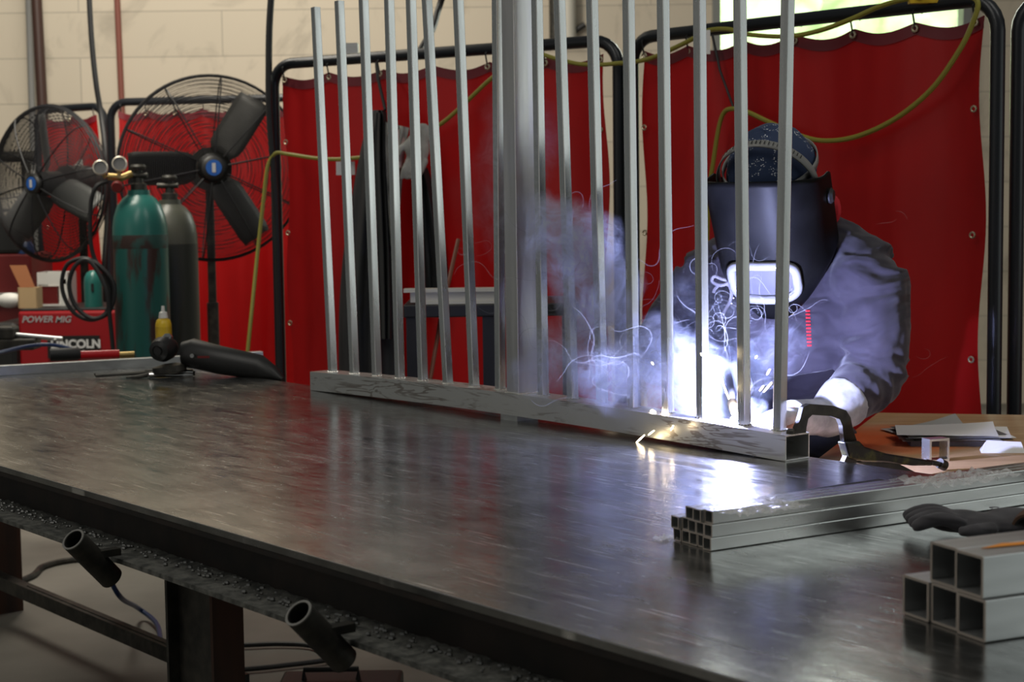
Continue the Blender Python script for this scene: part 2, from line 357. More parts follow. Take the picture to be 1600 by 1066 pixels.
# wall pipes
def px_pole(name, a, b_, y, r, m, label, cat, z_lo=None, z_hi=None):
    A, B = at_y(*a, y), at_y(*b_, y); d = (B - A)
    if z_hi is not None: A = A - d * ((A.z - z_hi) / (d.z))
    if z_lo is not None: B = A + d * ((z_lo - A.z) / d.z)
    mb = MB(); mb.tube([A, B], r, 12); return solo(name, mb, m, label, cat)
px_pole('wall_pipe', (57, 0), (66, 165), 10.9, .035, mat('brown_pipe', (.05, .022, .016), .5), 'dark brown vertical pipe on the beige wall behind the left fan', 'pipe', 0, 4.6)
px_pole('conduit', (45, 0), (50, 165), WALL_Y - .03, .022, mat('grey_conduit', (.3, .3, .29), .5), 'thin grey conduit on the beige wall just left of the brown pipe', 'pipe', 0, 4.6)
px_pole('red_wall_pipe', (183, 0), (190, 160), WALL_Y - .03, .02, mat('faded_red_pipe', (.22, .07, .05), .6), 'thin faded red vertical pipe on the beige wall above the second screen', 'pipe', 0, 4.6)
mb = MB(); mb.tube([at_y(-60, 245, 10.2), at_y(56, 245, 10.2)], .035, 10); mb.tube([at_y(-40, 245, 10.2), Vector((at_y(-40, 245, 10.2).x, 10.2, 0))], .035, 10); mb.tube([at_y(40, 245, 10.2), Vector((at_y(40, 245, 10.2).x, 10.2, 0))], .03, 10)
solo('guard_rail', mb, M['dark_steel'], 'dark horizontal rail in front of the wall behind the leftmost fan', 'rail')

# ================================================================== WELDING SCREENS
ZT = 1.95
def screen(name_label, p0, p1, zt=ZT, zb=.30, m=None, seed=0, wav=.012, nG=7, group='red welding screens', tail=True):
    p0, p1 = Vector(p0), Vector(p1); p0.z = p1.z = 0; L = (p1 - p0).length; dx = (p1 - p0).normalized(); nn = Vector((-dx.y, dx.x, 0))
    t = thing('welding_screen', name_label, 'welding curtain', p0 + dx * L / 2, group)
    R = .09; r = .021; path = [p0 + Z * .03]
    path += [p0 + Z * (zt - R)]
    for k in range(1, 6):
        a = math.pi / 2 * k / 6; path.append(p0 + dx * (R - R * math.cos(a)) + Z * (zt - R + R * math.sin(a)))
    path += [p0 + dx * R + Z * zt, p1 - dx * R + Z * zt]
    for k in range(1, 6):
        a = math.pi / 2 * k / 6; path.append(p1 - dx * (R - R * math.sin(a)) + Z * (zt - R + R * math.cos(a)))
    path += [p1 + Z * (zt - R), p1 + Z * .03]
    mb = MB(); mb.tube(path, r, 10); part('frame', mb, M['black_pipe'], t)
    for q in (p0, p1):
        mb = MB(); mb.box(q + Z * .02, (.05, .4, .04)); part('foot', mb, M['black_pipe'], t, 0)
    # vinyl sheet, scalloped between the ties
    m0 = .035; W = L - 2 * m0 - .02; nx = 90; nz = 40; vs = []; fs = []; topz = zt - .045
    hemv = []
    for j in range(nz + 1):
        for i in range(nx + 1):
            u = i / nx; q = (u * (nG - 1)) % 1.0; sag = .022 * math.sin(math.pi * q) ** 1
            ztop = topz - sag; z = zb + (ztop - zb) * j / nz
            fold = wav * math.sin(u * W * 15 + seed) + wav * .8 * noise.noise(Vector((u * W * 4, z * .6, seed))) + wav * .5 * noise.noise(Vector((u * W * 16, z * 1.5, seed + 5)))
            side = .012 * math.sin(z * 9 + seed) * (abs(u - .5) * 2) ** 8
            vs.append(p0 + dx * (m0 + .01 + u * W + side) + nn * fold + Z * z)
    for j in range(nz):
        for i in range(nx): k = j * (nx + 1) + i; fs.append((k, k + 1, k + nx + 2, k + nx + 1))
    c = part('curtain', MB().add(vs, fs), m or M['vinyl'], t, 80)
    mb = MB(); top = [vs[nz * (nx + 1) + i] for i in range(nx + 1)]
    mb.add([p - nn * .004 * 1 for p in top] + [p - nn * .004 - Z * .035 for p in top], [(i, i + 1, nx + 2 + i, nx + 1 + i) for i in range(nx)]); part('hem', mb, M['hem'], c, 80)
    for i in range(nG):
        q = p0 + dx * (m0 + .01 + W * i / (nG - 1)) + Z * (topz - .018)
        if i == 0: q += dx * .02
        if i == nG - 1: q -= dx * .02
        mb = MB(); mb.tube([q - nn * .012 + (Vector((0, 0, 1)) * math.cos(a) + dx * math.sin(a)) * .009 for a in [k * math.pi / 4 for k in range(8)]], .0035, 6, closed=True); part('grommet', mb, M['grommet'], c)
        mb = MB(); mb.tube([q - nn * .012 + Z * .004, q + Z * .045 - nn * .024, q + Z * .068, q + Z * .045 + nn * .024], .003, 5); part('tie', mb, M['rubber'], t)
    for s_, pp in ((1, p0), (-1, p1)):
        for zz in (.55, .95, 1.3, 1.65):
            q = pp + dx * s_ * (m0 + .03) + Z * zz - nn * .014
            mb = MB(); mb.tube([q + (Z * math.cos(a) + dx * math.sin(a)) * .008 for a in [k * math.pi / 4 for k in range(8)]], .003, 6, closed=True); part('grommet', mb, M['grommet'], c)
    return t
sA0, sA1 = at_z(427, 101, ZT), at_z(966, 62, ZT)
sB0, sB1 = at_z(988, 60, ZT), at_z(1560, -4, ZT)
screen('red welding curtain in a black frame behind the left half of the upright tubes', sA0, sA1, seed=1)
screen('red welding curtain in a black frame right behind the welder', sB0, sB1, seed=2, wav=.010)
c0 = at_y(1592, 12, sB1.y + .02); c0.z = 0; screen('red welding curtain cut off by the right edge of the picture', c0, c0 + Vector((1.5, -.55, 0)), seed=3)
d0, d1 = at_y(172, 160, 8.7), at_y(470, 150, 8.5)
screen('red welding curtain in a black frame behind the large fan and the gas cylinders', d0, d1, zt=d0.z, seed=4, wav=.03)
e0, e1 = at_y(58, 172, 9.3), at_y(163, 168, 9.0)
screen('narrow red welding curtain behind the leftmost fan', e0, e1, zt=e0.z, seed=5, wav=.025, nG=3)

# ================================================================== STEEL TABLE
tab = thing('welding_table', 'long dark steel welding table with a worn reflective top across the foreground', 'table', (fa + Nn * .6 + D * 1.0) * 1.0 - Z * TZ, rot=(0, 0, math.atan2(D.y, D.x)))
width = (ba - fa).dot(Nn); s0, s1 = -1.9, 3.6
width = ((ba - fa).dot(Nn) + (bb - fa).dot(Nn)) / 2
fo = fa.copy()
def tp(s_, w_, z): p = fo + D * s_ + Nn * w_; p.z = z; return p
T_tab = frame_T(tp(0, 0, 0), D, Nn, Z)
mb = MB(); mb.box(((s0 + s1) / 2, width / 2, TZ - .006), (s1 - s0, width, .012), T_tab, bev=.0015); part('table_top', mb, M['table_top'], tab, 0)
def channel(w0, sgn, name):
    mb = MB(); L = s1 - s0; mid = (s0 + s1) / 2
    mb.box((mid, w0 + sgn * .012, TZ - .016), (L, .06, .008), T_tab); mb.box((mid, w0 + sgn * .035, TZ - .053), (L, .008, .082), T_tab)
    return part(name, mb, M['table_frame'], tab, 0)
ch = channel(.018, 1, 'side_channel'); channel(width - .018, -1, 'side_channel')
mb = MB(); nx = 500; rows = 9; vs = []; fs = []
for i in range(nx + 1):
    for j in range(rows):
        s_ = s0 + (s1 - s0) * i / nx; w_ = -.028 + .085 * j / (rows - 1); p = tp(s_, w_, TZ - .092)
        q = Vector((s_ * 40, w_ * 60, 0)); h = max(0, noise.noise(q) * .006 * (j / (rows - 1)) ** 1.5 + (j / (rows - 1)) ** 3 * .006)
        vs.append(p + Z * (h if 0 < j else 0))
for i in range(nx):
    for j in range(rows - 1): k = i * rows + j; fs.append((k, k + rows, k + rows + 1, k + 1))
k0 = len(vs); vs += [tp(s0, -.028, TZ - .100), tp(s1, -.028, TZ - .100), tp(s1, .057, TZ - .100), tp(s0, .057, TZ - .100)]
fs += [(0, k0, k0 + 1, nx * rows), (k0, k0 + 3, k0 + 2, k0 + 1)]
mbe = MB(); mbe.box(((s0 + s1) / 2, .0006, TZ - .0004), (s1 - s0, .0022, .0012), T_tab); part('worn_edge', mbe, M['spatter'], tab, 0, label='bright worn front edge')
led = part('bottom_flange', mb.add(vs, fs), M['ledge'], tab, 50)
mb = MB()
for k in range(420):
    s_ = random.uniform(-.4, 1.9); w_ = random.gauss(.025, .014); r_ = random.uniform(.0012, .0050); mb.ell(tp(s_, w_, TZ - .089), (r_, r_, r_ * .8), seg=6, rings=4)
sp_ = part('spatter', mb, M['spatter'], tab); sp_['kind'] = 'stuff'
def hleg(s_, w_, mleg, name='leg', wid=.15):
    mb = MB(); h = TZ - .1
    for dy in (-1, 1): mb.box((s_, w_ + dy * (wid / 2 - .005), h / 2), (wid, .01, h), T_tab)
    mb.box((s_, w_, h / 2), (.008, wid - .02, h), T_tab); return part(name, mb, mleg, tab, 0)
def hleg2(s_, w_, mleg, wid=.15):
    mb = MB(); h = TZ - .1
    for dx in (-1, 1): mb.box((s_ + dx * (wid / 2 - .005), w_, h / 2), (.01, wid, h), T_tab)
    mb.box((s_, w_, h / 2), (wid - .02, .008, h), T_tab); return part('leg', mb, mleg, tab, 0)
fl = at_z(262, 888, TZ - .1); sl = (fl - fo).dot(D)
sl = (at_plane(257, 900, tp(0, .035, 0), Nn) - fo).dot(D)
def cleg(s_):
    h = TZ - .1; mb = MB(); mb.box((s_ + .08, .06, h / 2), (.16, .008, h), T_tab); mb.box((s_ + .004, .062, h / 2), (.008, .055, h), T_tab); lg_ = part('leg', mb, M['dark_steel'], tab, 0)
    mb = MB(); mb.box((s_ + .164, .062, h / 2), (.008, .058, h), T_tab); part('leg_flange', mb, M['rust_leg'], lg_, 0, label='rusty flange')
for ds in (0, 1.7, -1.6): cleg(sl + ds)
lg = at_z(-12, 952, 0); sb_ = (lg - fo).dot(D); wb_ = (lg - fo).dot(Nn)
hleg2(sb_ + .02, wb_, M['rust_leg']); hleg2(sb_ + 3.3, wb_, M['rust_leg'])
za = at_y(28, 893, lg.y).z
mb = MB(); mb.box((sb_ + .9, wb_ - .03, za), (1.8, .04, .045), T_tab); mb.box((sb_ + .9, wb_ - .03, za), (1.0, .012, .05), T_tab); part('stretcher', mb, M['dark_steel'], tab, 0)
# pipe stubs welded under the front flange
for (a, b_) in (((114, 843), (168, 897)), ((466, 958), (530, 1024))):
    A = at_plane(*a, tp(0, -.115, 0), Nn); B = at_plane(*b_, tp(0, -.045, 0), Nn); d = (B - A).normalized(); r = .0205
    T = axis_T(A, d); L = (B - A).length + .012
    mb = MB(); mb.lathe([(r, 0), (r, L), (r - .003, L), (r - .003, 0), (r, 0)], T, 24, caps=False); hp = part('pipe_holder', mb, M['dark_steel'], tab)
    mb = MB(); mb.lathe([(r + .0002, 0), (r - .0031, 0), (r - .0031, .002), (r + .0002, .002), (r + .0002, 0)], axis_T(A - d * .0004, d), 24, caps=False); part('pipe_rim', mb, M['pipe_rim'], hp)
    q = A + d * L * .55; mb = MB(); mb.box((0, .012, .012), (.02, .06, .012), frame_T(q + D * .006, D, Nn, Z)); part('bracket', mb, M['dark_steel'], hp, 0)
# things on the floor below
mb = MB(); pts = [at_z(0, 925, 0), at_z(50, 905, 0), at_z(68, 890, 0), at_z(110, 880, 0), at_z(170, 878, 0), at_z(250, 885, 0), at_z(330, 900, 0)]
solo('hose', MB().tube([p + Z * .012 for p in cat_curve(pts)], .012, 8), M['dark_steel'], 'dark hose lying on the concrete floor left of the table leg', 'hose')
pts = [Vector(at_y(152, 850, 4.9)), at_y(172, 905, 4.9), at_y(190, 935, 4.95), at_z(215, 950, .05), at_z(245, 975, .02), at_z(252, 1010, .012), at_z(262, 1025, .012)]
solo('cable', MB().tube(cat_curve(pts), .008, 8), M['blue_cable'], 'blue cable hanging from under the table down to the floor', 'cable')
pts = [at_z(380, 1010, .01), at_z(440, 1008, .01), at_z(490, 1012, .01), at_z(520, 1030, .01), at_z(440, 1042, .01), at_z(380, 1048, .01)]
solo('floor_cable', MB().tube([p + Z * .003 for p in cat_curve(pts)], .008, 8), M['rubber'], 'black cord looping on the floor right of the rusty table leg', 'cable')
bx_ = at_z(510, 1063, .06); mb = MB(); mb.box(bx_ + Vector((.05, -.25, -.015)), (.34, .5, .09), bev=.01); t = thing('floor_box', 'black low box on the floor under the steel table by the second pipe stub', 'box', (bx_.x + .05, bx_.y - .25, 0)); part('body', mb, M['black'], t, 0)
mb = MB(); mb.tube([bx_ + Vector((-.05, -.1, .03)), bx_ + Vector((-.05, -.1, .06)), bx_ + Vector((.1, -.1, .06)), bx_ + Vector((.1, -.1, .03))], .008); part('handle', mb, M['black'], t)

# ================================================================== GATE PANEL
ra, rb = at_z(485, 610, TZ), at_z(1227, 722, TZ); RD = (rb - ra).normalized(); RN = Vector((-RD.y, RD.x, 0)); RN = RN if RN.y > 0 else -RN
RL = (rb - ra).length; RW = .070; RH = .051
def bow(s_): t_ = s_ / RL; return .003 + .016 * max(0, 1 - abs(2 * (t_ - .42)) ** 2 / (1.16 ** 2)) if 0 <= t_ <= 1 else .003
b0_, b1_ = bow(0), bow(RL)
def zb(s_): t_ = s_ / RL; return bow(s_) - (b0_ * (1 - t_) + b1_ * t_) + .0005
gate = thing('railing_panel', 'upright aluminium railing panel being welded, rows of square tubes on a stained bottom rail', 'railing', ra + RD * RL / 2)
mb = MB(); ns = 40; rings = []; inner = []
for i in range(ns + 1):
    s_ = RL * i / ns; base = ra + RD * s_ + Z * zb(s_)
    ring = [base + Z * c_[1] + RN * c_[0] for c_ in ((0, 0), (RW, 0), (RW, RH), (0, RH))]
    inn = [base + Z * c_[1] + RN * c_[0] for c_ in ((.003, .003), (RW - .003, .003), (RW - .003, RH - .003), (.003, RH - .003))]
    rings.append(ring); inner.append(inn)
vs = [p for r_ in rings for p in r_] + [p for r_ in inner for p in r_]; fs = []; K = 4 * (ns + 1)
for i in range(ns):
    for k in range(4):
        a, b_, c, d = i * 4 + k, i * 4 + (k + 1) % 4, (i + 1) * 4 + (k + 1) % 4, (i + 1) * 4 + k; fs += [(a, b_, c, d), (K + a, K + d, K + c, K + b_)]
for i in (0, ns):
    for k in range(4): a, b_ = i * 4 + k, i * 4 + (k + 1) % 4; fs.append((a, b_, K + b_, K + a))
rail_mb = MB().add(vs, fs)
# rail mesh in a frame aligned with the rail so its staining follows it
rail = thing('tmp_frame', '', '', ra, rot=(0, 0, math.atan2(RD.y, RD.x))); 
inv = WM[rail.name].inverted(); me = bpy.data.meshes.new('bottom_rail'); me.from_pydata([inv @ v_ for v_ in rail_mb.v], [], rail_mb.f); me.materials.append(M['rail'])
bm = bmesh.new(); bm.from_mesh(me); bmesh.ops.recalc_face_normals(bm, faces=bm.faces); bm.to_mesh(me); bm.free()
ro = bpy.data.objects.new('bottom_rail', me); put(ro, gate); ro.location = ra - gate.location; ro.rotation_euler = (0, 0, math.atan2(RD.y, RD.x)); bpy.data.objects.remove(rail)
def sqtube(bmb, p, d, L, sx, sy, xh, wall=.0015):
    """hollow rectangular tube with small rounded corners, from p along d"""
    T = axis_T(p, d, xh); c = min(.0013, sx * .06); prof = []
    for qx, qy, a0 in ((1, 1, 0), (-1, 1, 90), (-1, -1, 180), (1, -1, 270)):
        for da in (0, 45, 90):
            a = math.radians(a0 + da); prof.append((qx * (sx / 2 - c) + c * math.cos(a), qy * (sy / 2 - c) + c * math.sin(a)))
    n_ = len(prof); inn = [(x * (1 - 2 * wall / sx), y * (1 - 2 * wall / sy)) for x, y in prof]
    vs = [T @ Vector((x, y, z)) for pr in (prof, inn) for z in (0, L) for x, y in pr]; fs = []
    for k in range(n_):
        j = (k + 1) % n_; fs += [(k, j, n_ + j, n_ + k), (2 * n_ + k, 3 * n_ + k, 3 * n_ + j, 2 * n_ + j), (k, 2 * n_ + k, 2 * n_ + j, j), (n_ + k, n_ + j, 3 * n_ + j, 3 * n_ + k)]
    return bmb.add(vs, fs)
bal = [(493, 520), (530, 554), (568, 589), (608, 625), (642, 661), (667, 700), (716, 741), (777, 782), (839, 849), (874, 895), (925, 941), (982, 990), (1036, 1044), (1093, 1098), (1156, 1163), (1231, 1218)]
cen = ra + RN * RW / 2
def base_at(px):
    p = at_plane(px, 600, cen, RN)
    for _ in range(2):
        s_ = (p - cen).dot(RD); q = cen + RD * s_ + Z * (zb(s_) + RH)
        # slide so the base projects to px
        v_ = q - EYE; x_ = 800 + F * v_.dot(rt) / v_.dot(fw); p = p + RD * ((px - x_) / F * v_.dot(fw) / max(.2, RD.dot(rt)))
    s_ = (p - cen).dot(RD); return cen + RD * s_ + Z * (zb(s_) + RH), s_
bw = .0195
BL = (at_plane(493, 11, cen, RN) - base_at(520)[0]).length
for i, (tx, bx) in enumerate(bal):
    B, s_ = base_at(bx); T_ = at_plane(tx, 11 if i == 0 else 0, cen, RN); d = (T_ - B).normalized()
    mb = MB(); sqtube(mb, B - d * .001, d, BL + .003 * math.sin(i * 2.3), bw, bw, RD); part('baluster', mb, M['alu_v'], gate, 0)
    mb = MB()
    for k in range(10):
        a = 2 * math.pi * k / 10; q = B + RD * math.copysign(min(abs(math.cos(a)) * .014, .0105), math.cos(a)) + RN * math.copysign(min(abs(math.sin(a)) * .014, .0105), math.sin(a)); mb.ell(q + Z * .001, (.0036, .0036, .0022), seg=6, rings=4)
    part('weld_bead', mb, M['bead'], gate)
PB, ps = base_at(817); PT = at_plane(812, 0, cen, RN); d = (at_plane(809, 0, cen, RN) - PB).normalized()
mb = MB(); sqtube(mb, PB - d * .001, d, BL + .15, .045, .062, RD, .003); part('post', mb, M['post_alu'], gate, 0)
mb = MB()
for k in range(26):
    u = k / 26 * 4; e = int(u); t_ = u - e; cx = [(-1 + 2 * t_, -1), (1, -1 + 2 * t_), (1 - 2 * t_, 1), (-1, 1 - 2 * t_)][e]
    mb.ell(PB + RD * cx[0] * .024 + RN * cx[1] * .032 + Z * .001, (.0055, .0055, .0028), seg=6, rings=4)
part('weld_bead', mb, M['bead'], gate)
# spacer below
sp0 = at_plane(795, 652, ra, RN); s_ = (sp0 - ra).dot(RD); mb = MB(); hgt = zb(s_)
mb.box((0, 0, hgt / 2), (.062, RW * .9, hgt), frame_T(Vector((*(ra + RD * s_ + RN * RW * .45).xy, TZ)), RD, RN, Z)); solo('spacer_block', mb, M['alu_dull'], 'small flat aluminium spacer under the bottom rail below the thick post', 'spacer', smooth=0)

# ================================================================== TUBE STACKS
def stack(a_near, a_far, rows, w_, L, name, group, labels, mtl, gaps=None, wall=.0016, cut=True):
    P = at_z(*a_near, TZ); Q = at_z(*a_far, TZ); d = (Q - P).normalized(); e = Vector((-d.y, d.x, 0)); e = e if e.x < 0 else -e; out = []
    ang = math.atan2(d.y, d.x); i = 0; proto = None
    for r_, (start, cnt) in enumerate(rows):
        for c in range(cnt):
            off = start + c; gp = (gaps or {}).get((r_, c), 0)
            jit = random.uniform(-.004, .004)
            loc = P + e * (w_ * (off + .5) + gp + .0004 * c) + Z * (w_ * r_ + .0005) + d * (jit + .001); 
            if proto is None:
                t = thing(name, labels(r_, c), 'tube', loc, group, rot=(0, 0, ang)); mb = MB(); 
                sqtube(mb, Vector((0, 0, w_ / 2)), Vector((1, 0, 0)), L, w_ * .985, w_ * .985, Vector((0, 0, 1)), wall); part('tube_wall', mb, mtl, t, 0, local=True)
                mb = MB(); sqtube(mb, Vector((-.0004, 0, w_ / 2)), Vector((1, 0, 0)), .0008, w_ * .986, w_ * .986, Vector((0, 0, 1)), wall * 1.02); part('cut_end', mb, M['alu_cut'] if cut else M['alu'], t, 0, local=True); proto = t
            else: t = copy_tree(proto, loc, labels(r_, c)); t['group'] = group
            out.append(t)
    return P, d, e
rown = ['bottom', 'middle', 'top']; ordn = ['first', 'second', 'third', 'fourth', 'fifth']
def lab_small(r_, c): return f'thin square tube, {rown[r_]} layer of thin stack, {ordn[c]} from its right side'
SP, SD, SE = stack((1113, 862), (1600, 790), [(0, 5), (0, 5), (.2, 3)], .0192, 1.75, 'square_tube', 'thin aluminium tubes in the stack of thirteen', lab_small, M['alu'])
def lab_big(r_, c): return f'thick square aluminium tube in the {["bottom","top"][r_]} layer of the big stack, {ordn[c]} from the right'
BP, BD, BE = stack((1541, 1006), (1600, 997), [(0, 3), (.12, 2)], .0495, 1.3, 'large_square_tube', 'thick aluminium tubes at the lower right', lab_big, M['alu_dull'], gaps={(0, 1): .004, (0, 2): .004}, wall=.003)
mb = MB(); c_ = BP + BE * .036 + BD * .085 + Z * .1003
mb.prism([c_ + BE * .012, c_ + BE * .016 - BD * .02, c_ + BE * .004 - BD * .06, c_ - BE * .001 + BD * .0, c_ - BE * .002 + BD * .2, c_ + BE * .012 + BD * .2], Z * .0006)
for o in bpy.data.objects:
    if o.get('label') == lab_big(1, 0): big_top = o
inv = Matrix.LocRotScale(big_top.location, big_top.rotation_euler, None); WM[big_top.name] = inv; part('marker_stroke', mb, M['alu_orange'], big_top, 0)

# film scraps
def film(name, px, py, z, size, seed, label, zs=1.0, ry=.5):
    c = at_z(px, py, z); vs = []; fs = []; nx, ny = 26, 14
    for j in range(ny + 1):
        for i in range(nx + 1):
            u, v_ = i / nx - .5, j / ny - .5; ed = 1 + .25 * noise.noise(Vector((u * 6, v_ * 6, seed)))
            h = (abs(noise.noise(Vector((u * 7, v_ * 5, seed + 3)))) * .016 + abs(noise.noise(Vector((u * 16, v_ * 10, seed)))) * .007) * zs
            vs.append(c + SD * u * size * ed + SE * v_ * size * ry * ed + Z * (h + .001))
    for j in range(ny):
        for i in range(nx): k = j * (nx + 1) + i; fs.append((k, k + 1, k + nx + 2, k + nx + 1))
    o = solo(name, MB().add(vs, fs), M['film'], label, 'plastic film', smooth=0); return o
film('plastic_wrap', 1500, 752, TZ + .06, .20, 1, 'crumpled clear plastic wrap on the far end of the thin tube stack', 1.1, .45)
film('plastic_wrap', 1180, 795, TZ + .06, .13, 4, 'clear plastic wrap over the near end of the thin tube stack', .6, .7)
film('plastic_wrap', 1040, 843, TZ, .035, 8, 'tiny clear plastic scrap on the table at the left foot of the thin stack', .3, .8)

# charcoal glove on the table
def fingers_mb(mb, base, dirs, lens, rads):
    for b_, d, L, r in zip(base, dirs, lens, rads):
        d = Vector(d).normalized(); mb.tube([b_, b_ + d * L * .35, b_ + d * L * .7, b_ + d * L * .95, b_ + d * L], [r * 1.05, r, r * .95, r * .8, r * .35], 10)
def remesh(o, vox, sm=6, tex=None):
    m_ = o.modifiers.new('r', 'REMESH'); m_.mode = 'VOXEL'; m_.voxel_size = vox; m_.use_smooth_shade = True
    s_ = o.modifiers.new('s', 'SMOOTH'); s_.iterations = sm; s_.factor = .5
gl = [at_z(x, y, TZ + .012) for x, y in ((1425, 822), (1470, 826), (1530, 832), (1578, 822))]
mb = MB(); gx = (gl[3] - gl[0]).normalized(); gy = Vector((-gx.y, gx.x, 0))
def blob(c, r, T=None): mb.ell(c, r, T, 14, 9)
T = frame_T(gl[2] * .5 + gl[3] * .5, gx, gy, Z)
blob((-.01, 0, .008), (.075, .045, .016), T); blob((.03, .01, .012), (.05, .04, .018), T); blob((-.05, .012, .01), (.05, .035, .017), T)
for k, (o0, a) in enumerate(((-.03, -.12), (-.012, .02), (.01, .1), (.03, .22))):
    st = T @ Vector((-.055, o0, .012)); dd = -gx * math.cos(a) + gy * math.sin(a)
    mb.tube(cat_curve([st, st + dd * .03 + Z * .010, st + dd * .058 + Z * .004, st + dd * .074 - Z * .003], 4), [.011] * 9 + [.010, .0095, .009, .006], 10)
st = T @ Vector((-.01, -.04, .008)); mb.tube([st, st - gx * .03 - gy * .015, st - gx * .055 - gy * .018], [.011, .011, .007], 10)
go = thing('work_glove', 'dark grey knit work glove lying on the table behind the big tubes', 'glove', (*T.translation.xy, TZ))
mb.ell((.085, .0, .011), (.03, .036, .012), T, 14, 9)
o = part('glove_body', mb, M['grey_glove'], go); remesh(o, .0035, 4)
mb = MB(); mb.tube([T @ Vector((.0 + .006 * math.cos(a) * (1 + .3 * math.sin(3 * a)), .004 + .006 * math.sin(a), .0315)) for a in [k * .5 for k in range(9)]], .0008, 5); part('emblem', mb, M['cord'], go, label='small white mark on the back')
# brown-rimmed ring at the right edge
c_ = at_z(1606, 838, TZ); mb = MB(); Rr = .021
T = axis_T(c_ + Z * Rr, Vector((.35, .94, 0)).normalized() * -1)
mb.lathe([(Rr, 0), (Rr, .05), (Rr - .004, .05), (Rr - .004, 0), (Rr, 0)], T, 28, caps=False); t = thing('steel_ring', 'brown rimmed pipe ring standing on its side beside the grey glove', 'pipe ring', (*c_.xy, TZ)); part('outer_sleeve', mb, M['brown'], t)
mb = MB(); mb.lathe([(Rr - .0042, .001), (Rr - .0042, .049), (Rr - .007, .049), (Rr - .007, .001), (Rr - .0042, .001)], T, 28, caps=False); part('inner_sleeve', mb, M['rubber'], t)
# flat dark bars on table behind the stack
mb = MB(); a, b_ = at_z(1272, 771, TZ), at_z(1382, 755, TZ); d = (b_ - a).normalized(); e = Vector((-d.y, d.x, 0))
mb.box(((b_ - a).length / 2, 0, .003), ((b_ - a).length, .028, .006), frame_T(a, d, e, Z), bev=.001); solo('flat_bar', mb, M['dark_steel'], 'dark flat steel bar on the table just behind the thin tube stack', 'bar', smooth=0)

# ================================================================== LOCKING CLAMP
cb = ra + RD * (RL - .012) + RN * .02 + Z * (RH + .0005); CD = Vector((.86, .51, 0)).normalized(); CN = Vector((-CD.y, CD.x, 0))
def cp(px, py): return at_plane(px, py, cb, CN)
clamp = thing('locking_clamp', 'black locking C clamp gripping the right end of the bottom rail', 'clamp', (*cb.xy, TZ))
outer = [(1239, 676), (1247, 655), (1252, 636), (1262, 631), (1300, 634), (1319, 641), (1326, 652), (1330, 672), (1337, 692)]
innr = [(1325, 706), (1316, 690), (1313, 665), (1309, 655), (1296, 650), (1266, 648), (1260, 654), (1257, 668), (1256, 679)]
mb = MB(); N_ = len(outer); o3 = [cp(*p) for p in outer]; i3 = [cp(*p) for p in innr][::-1]
for k in range(N_ - 1):
    mb.prism([o3[k], o3[k + 1], i3[k + 1], i3[k]], CN * .012)
jaw = part('upper_jaw', mb, M['dark_steel'], clamp, 30)
mb = MB(); mb.lathe([(.0, 0), (.009, 0), (.009, .006), (.005, .010), (0, .010)], axis_T(cb + CD * .008 + Z * .0, Z), 16, caps=False); part('swivel_pad', mb, M['dark_steel'], clamp)
body = [(1314, 690), (1337, 688), (1345, 697), (1380, 708), (1430, 716), (1452, 719), (1452, 727), (1420, 727), (1378, 722), (1345, 721), (1322, 716)]
mb = MB(); mb.prism([cp(*p) for p in body], CN * .026); o = part('upper_handle', mb, noisy('greasy_black_handle', (.02, .02, .018), (.10, .10, .03), 45, .35, .5, p=(.5, .75), bs=.3), clamp, 30); bv = o.modifiers.new('b', 'BEVEL'); bv.width = .004; bv.segments = 2
mb = MB(); mb.tube([cp(1445, 721), cp(1470, 726)], .0055, 12); mb.tube([cp(1468, 724), cp(1476, 728)], .011, 14); part('adjusting_screw', mb, M['dark_steel'], clamp)
mb = MB(); mb.prism([cp(*p) for p in [(1332, 722), (1372, 719), (1400, 724), (1428, 738), (1432, 742), (1398, 734), (1360, 729)]], CN * .014); part('release_lever', mb, M['dark_steel'], clamp, 30)
mb = MB(); mb.prism([cp(*p) for p in [(1320, 712), (1336, 716), (1330, 760), (1300, 772), (1262, 768), (1258, 758), (1300, 756)]], CN * .012); part('lower_jaw', mb, M['dark_steel'], clamp, 30)

# ================================================================== PLYWOOD BENCH
PZ = .84
q = [at_z(1300, 648, PZ), at_z(1740, 668, PZ)]; fb0 = tp(0, width + .02, PZ)
mb = MB(); back_l = at_z(1300, 645, PZ); back_r = at_z(1800, 672, PZ)
fr_l = tp(1.86, width + .05, PZ); fr_r = tp(2.95, width + .05, PZ)
fr_l = at_z(1325, 735, PZ); fr_r = fr_l + D * 1.1
s_l = (fr_l - fo).dot(D)
fr_l = tp(s_l, width + .03, PZ); fr_r = tp(s_l + .62, width + .03, PZ); back_l = at_z(1372, 645, PZ); back_r = Vector((2.4, 4.05, PZ))
bench = thing('plywood_bench', 'plywood topped bench behind the steel table at the right, orange near the welder', 'bench', Vector((1.5, 3.9, 0)))
poly = [fr_l, fr_r, Vector((2.4, 2.6, PZ)), back_r, back_l]
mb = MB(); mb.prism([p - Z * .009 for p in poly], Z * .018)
m = M['plywood']; n, l, b = nt(m)
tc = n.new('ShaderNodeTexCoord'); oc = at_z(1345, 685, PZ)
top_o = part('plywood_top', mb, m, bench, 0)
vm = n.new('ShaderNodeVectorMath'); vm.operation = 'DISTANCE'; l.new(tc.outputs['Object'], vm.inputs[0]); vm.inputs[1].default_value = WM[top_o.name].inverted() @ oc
nz_ = noise_n(m, tc.outputs['Object'], 7, 5); ad = n.new('ShaderNodeMath'); ad.operation = 'MULTIPLY_ADD'; l.new(nz_, ad.inputs[0]); ad.inputs[1].default_value = .3; l.new(vm.outputs['Value'], ad.inputs[2])
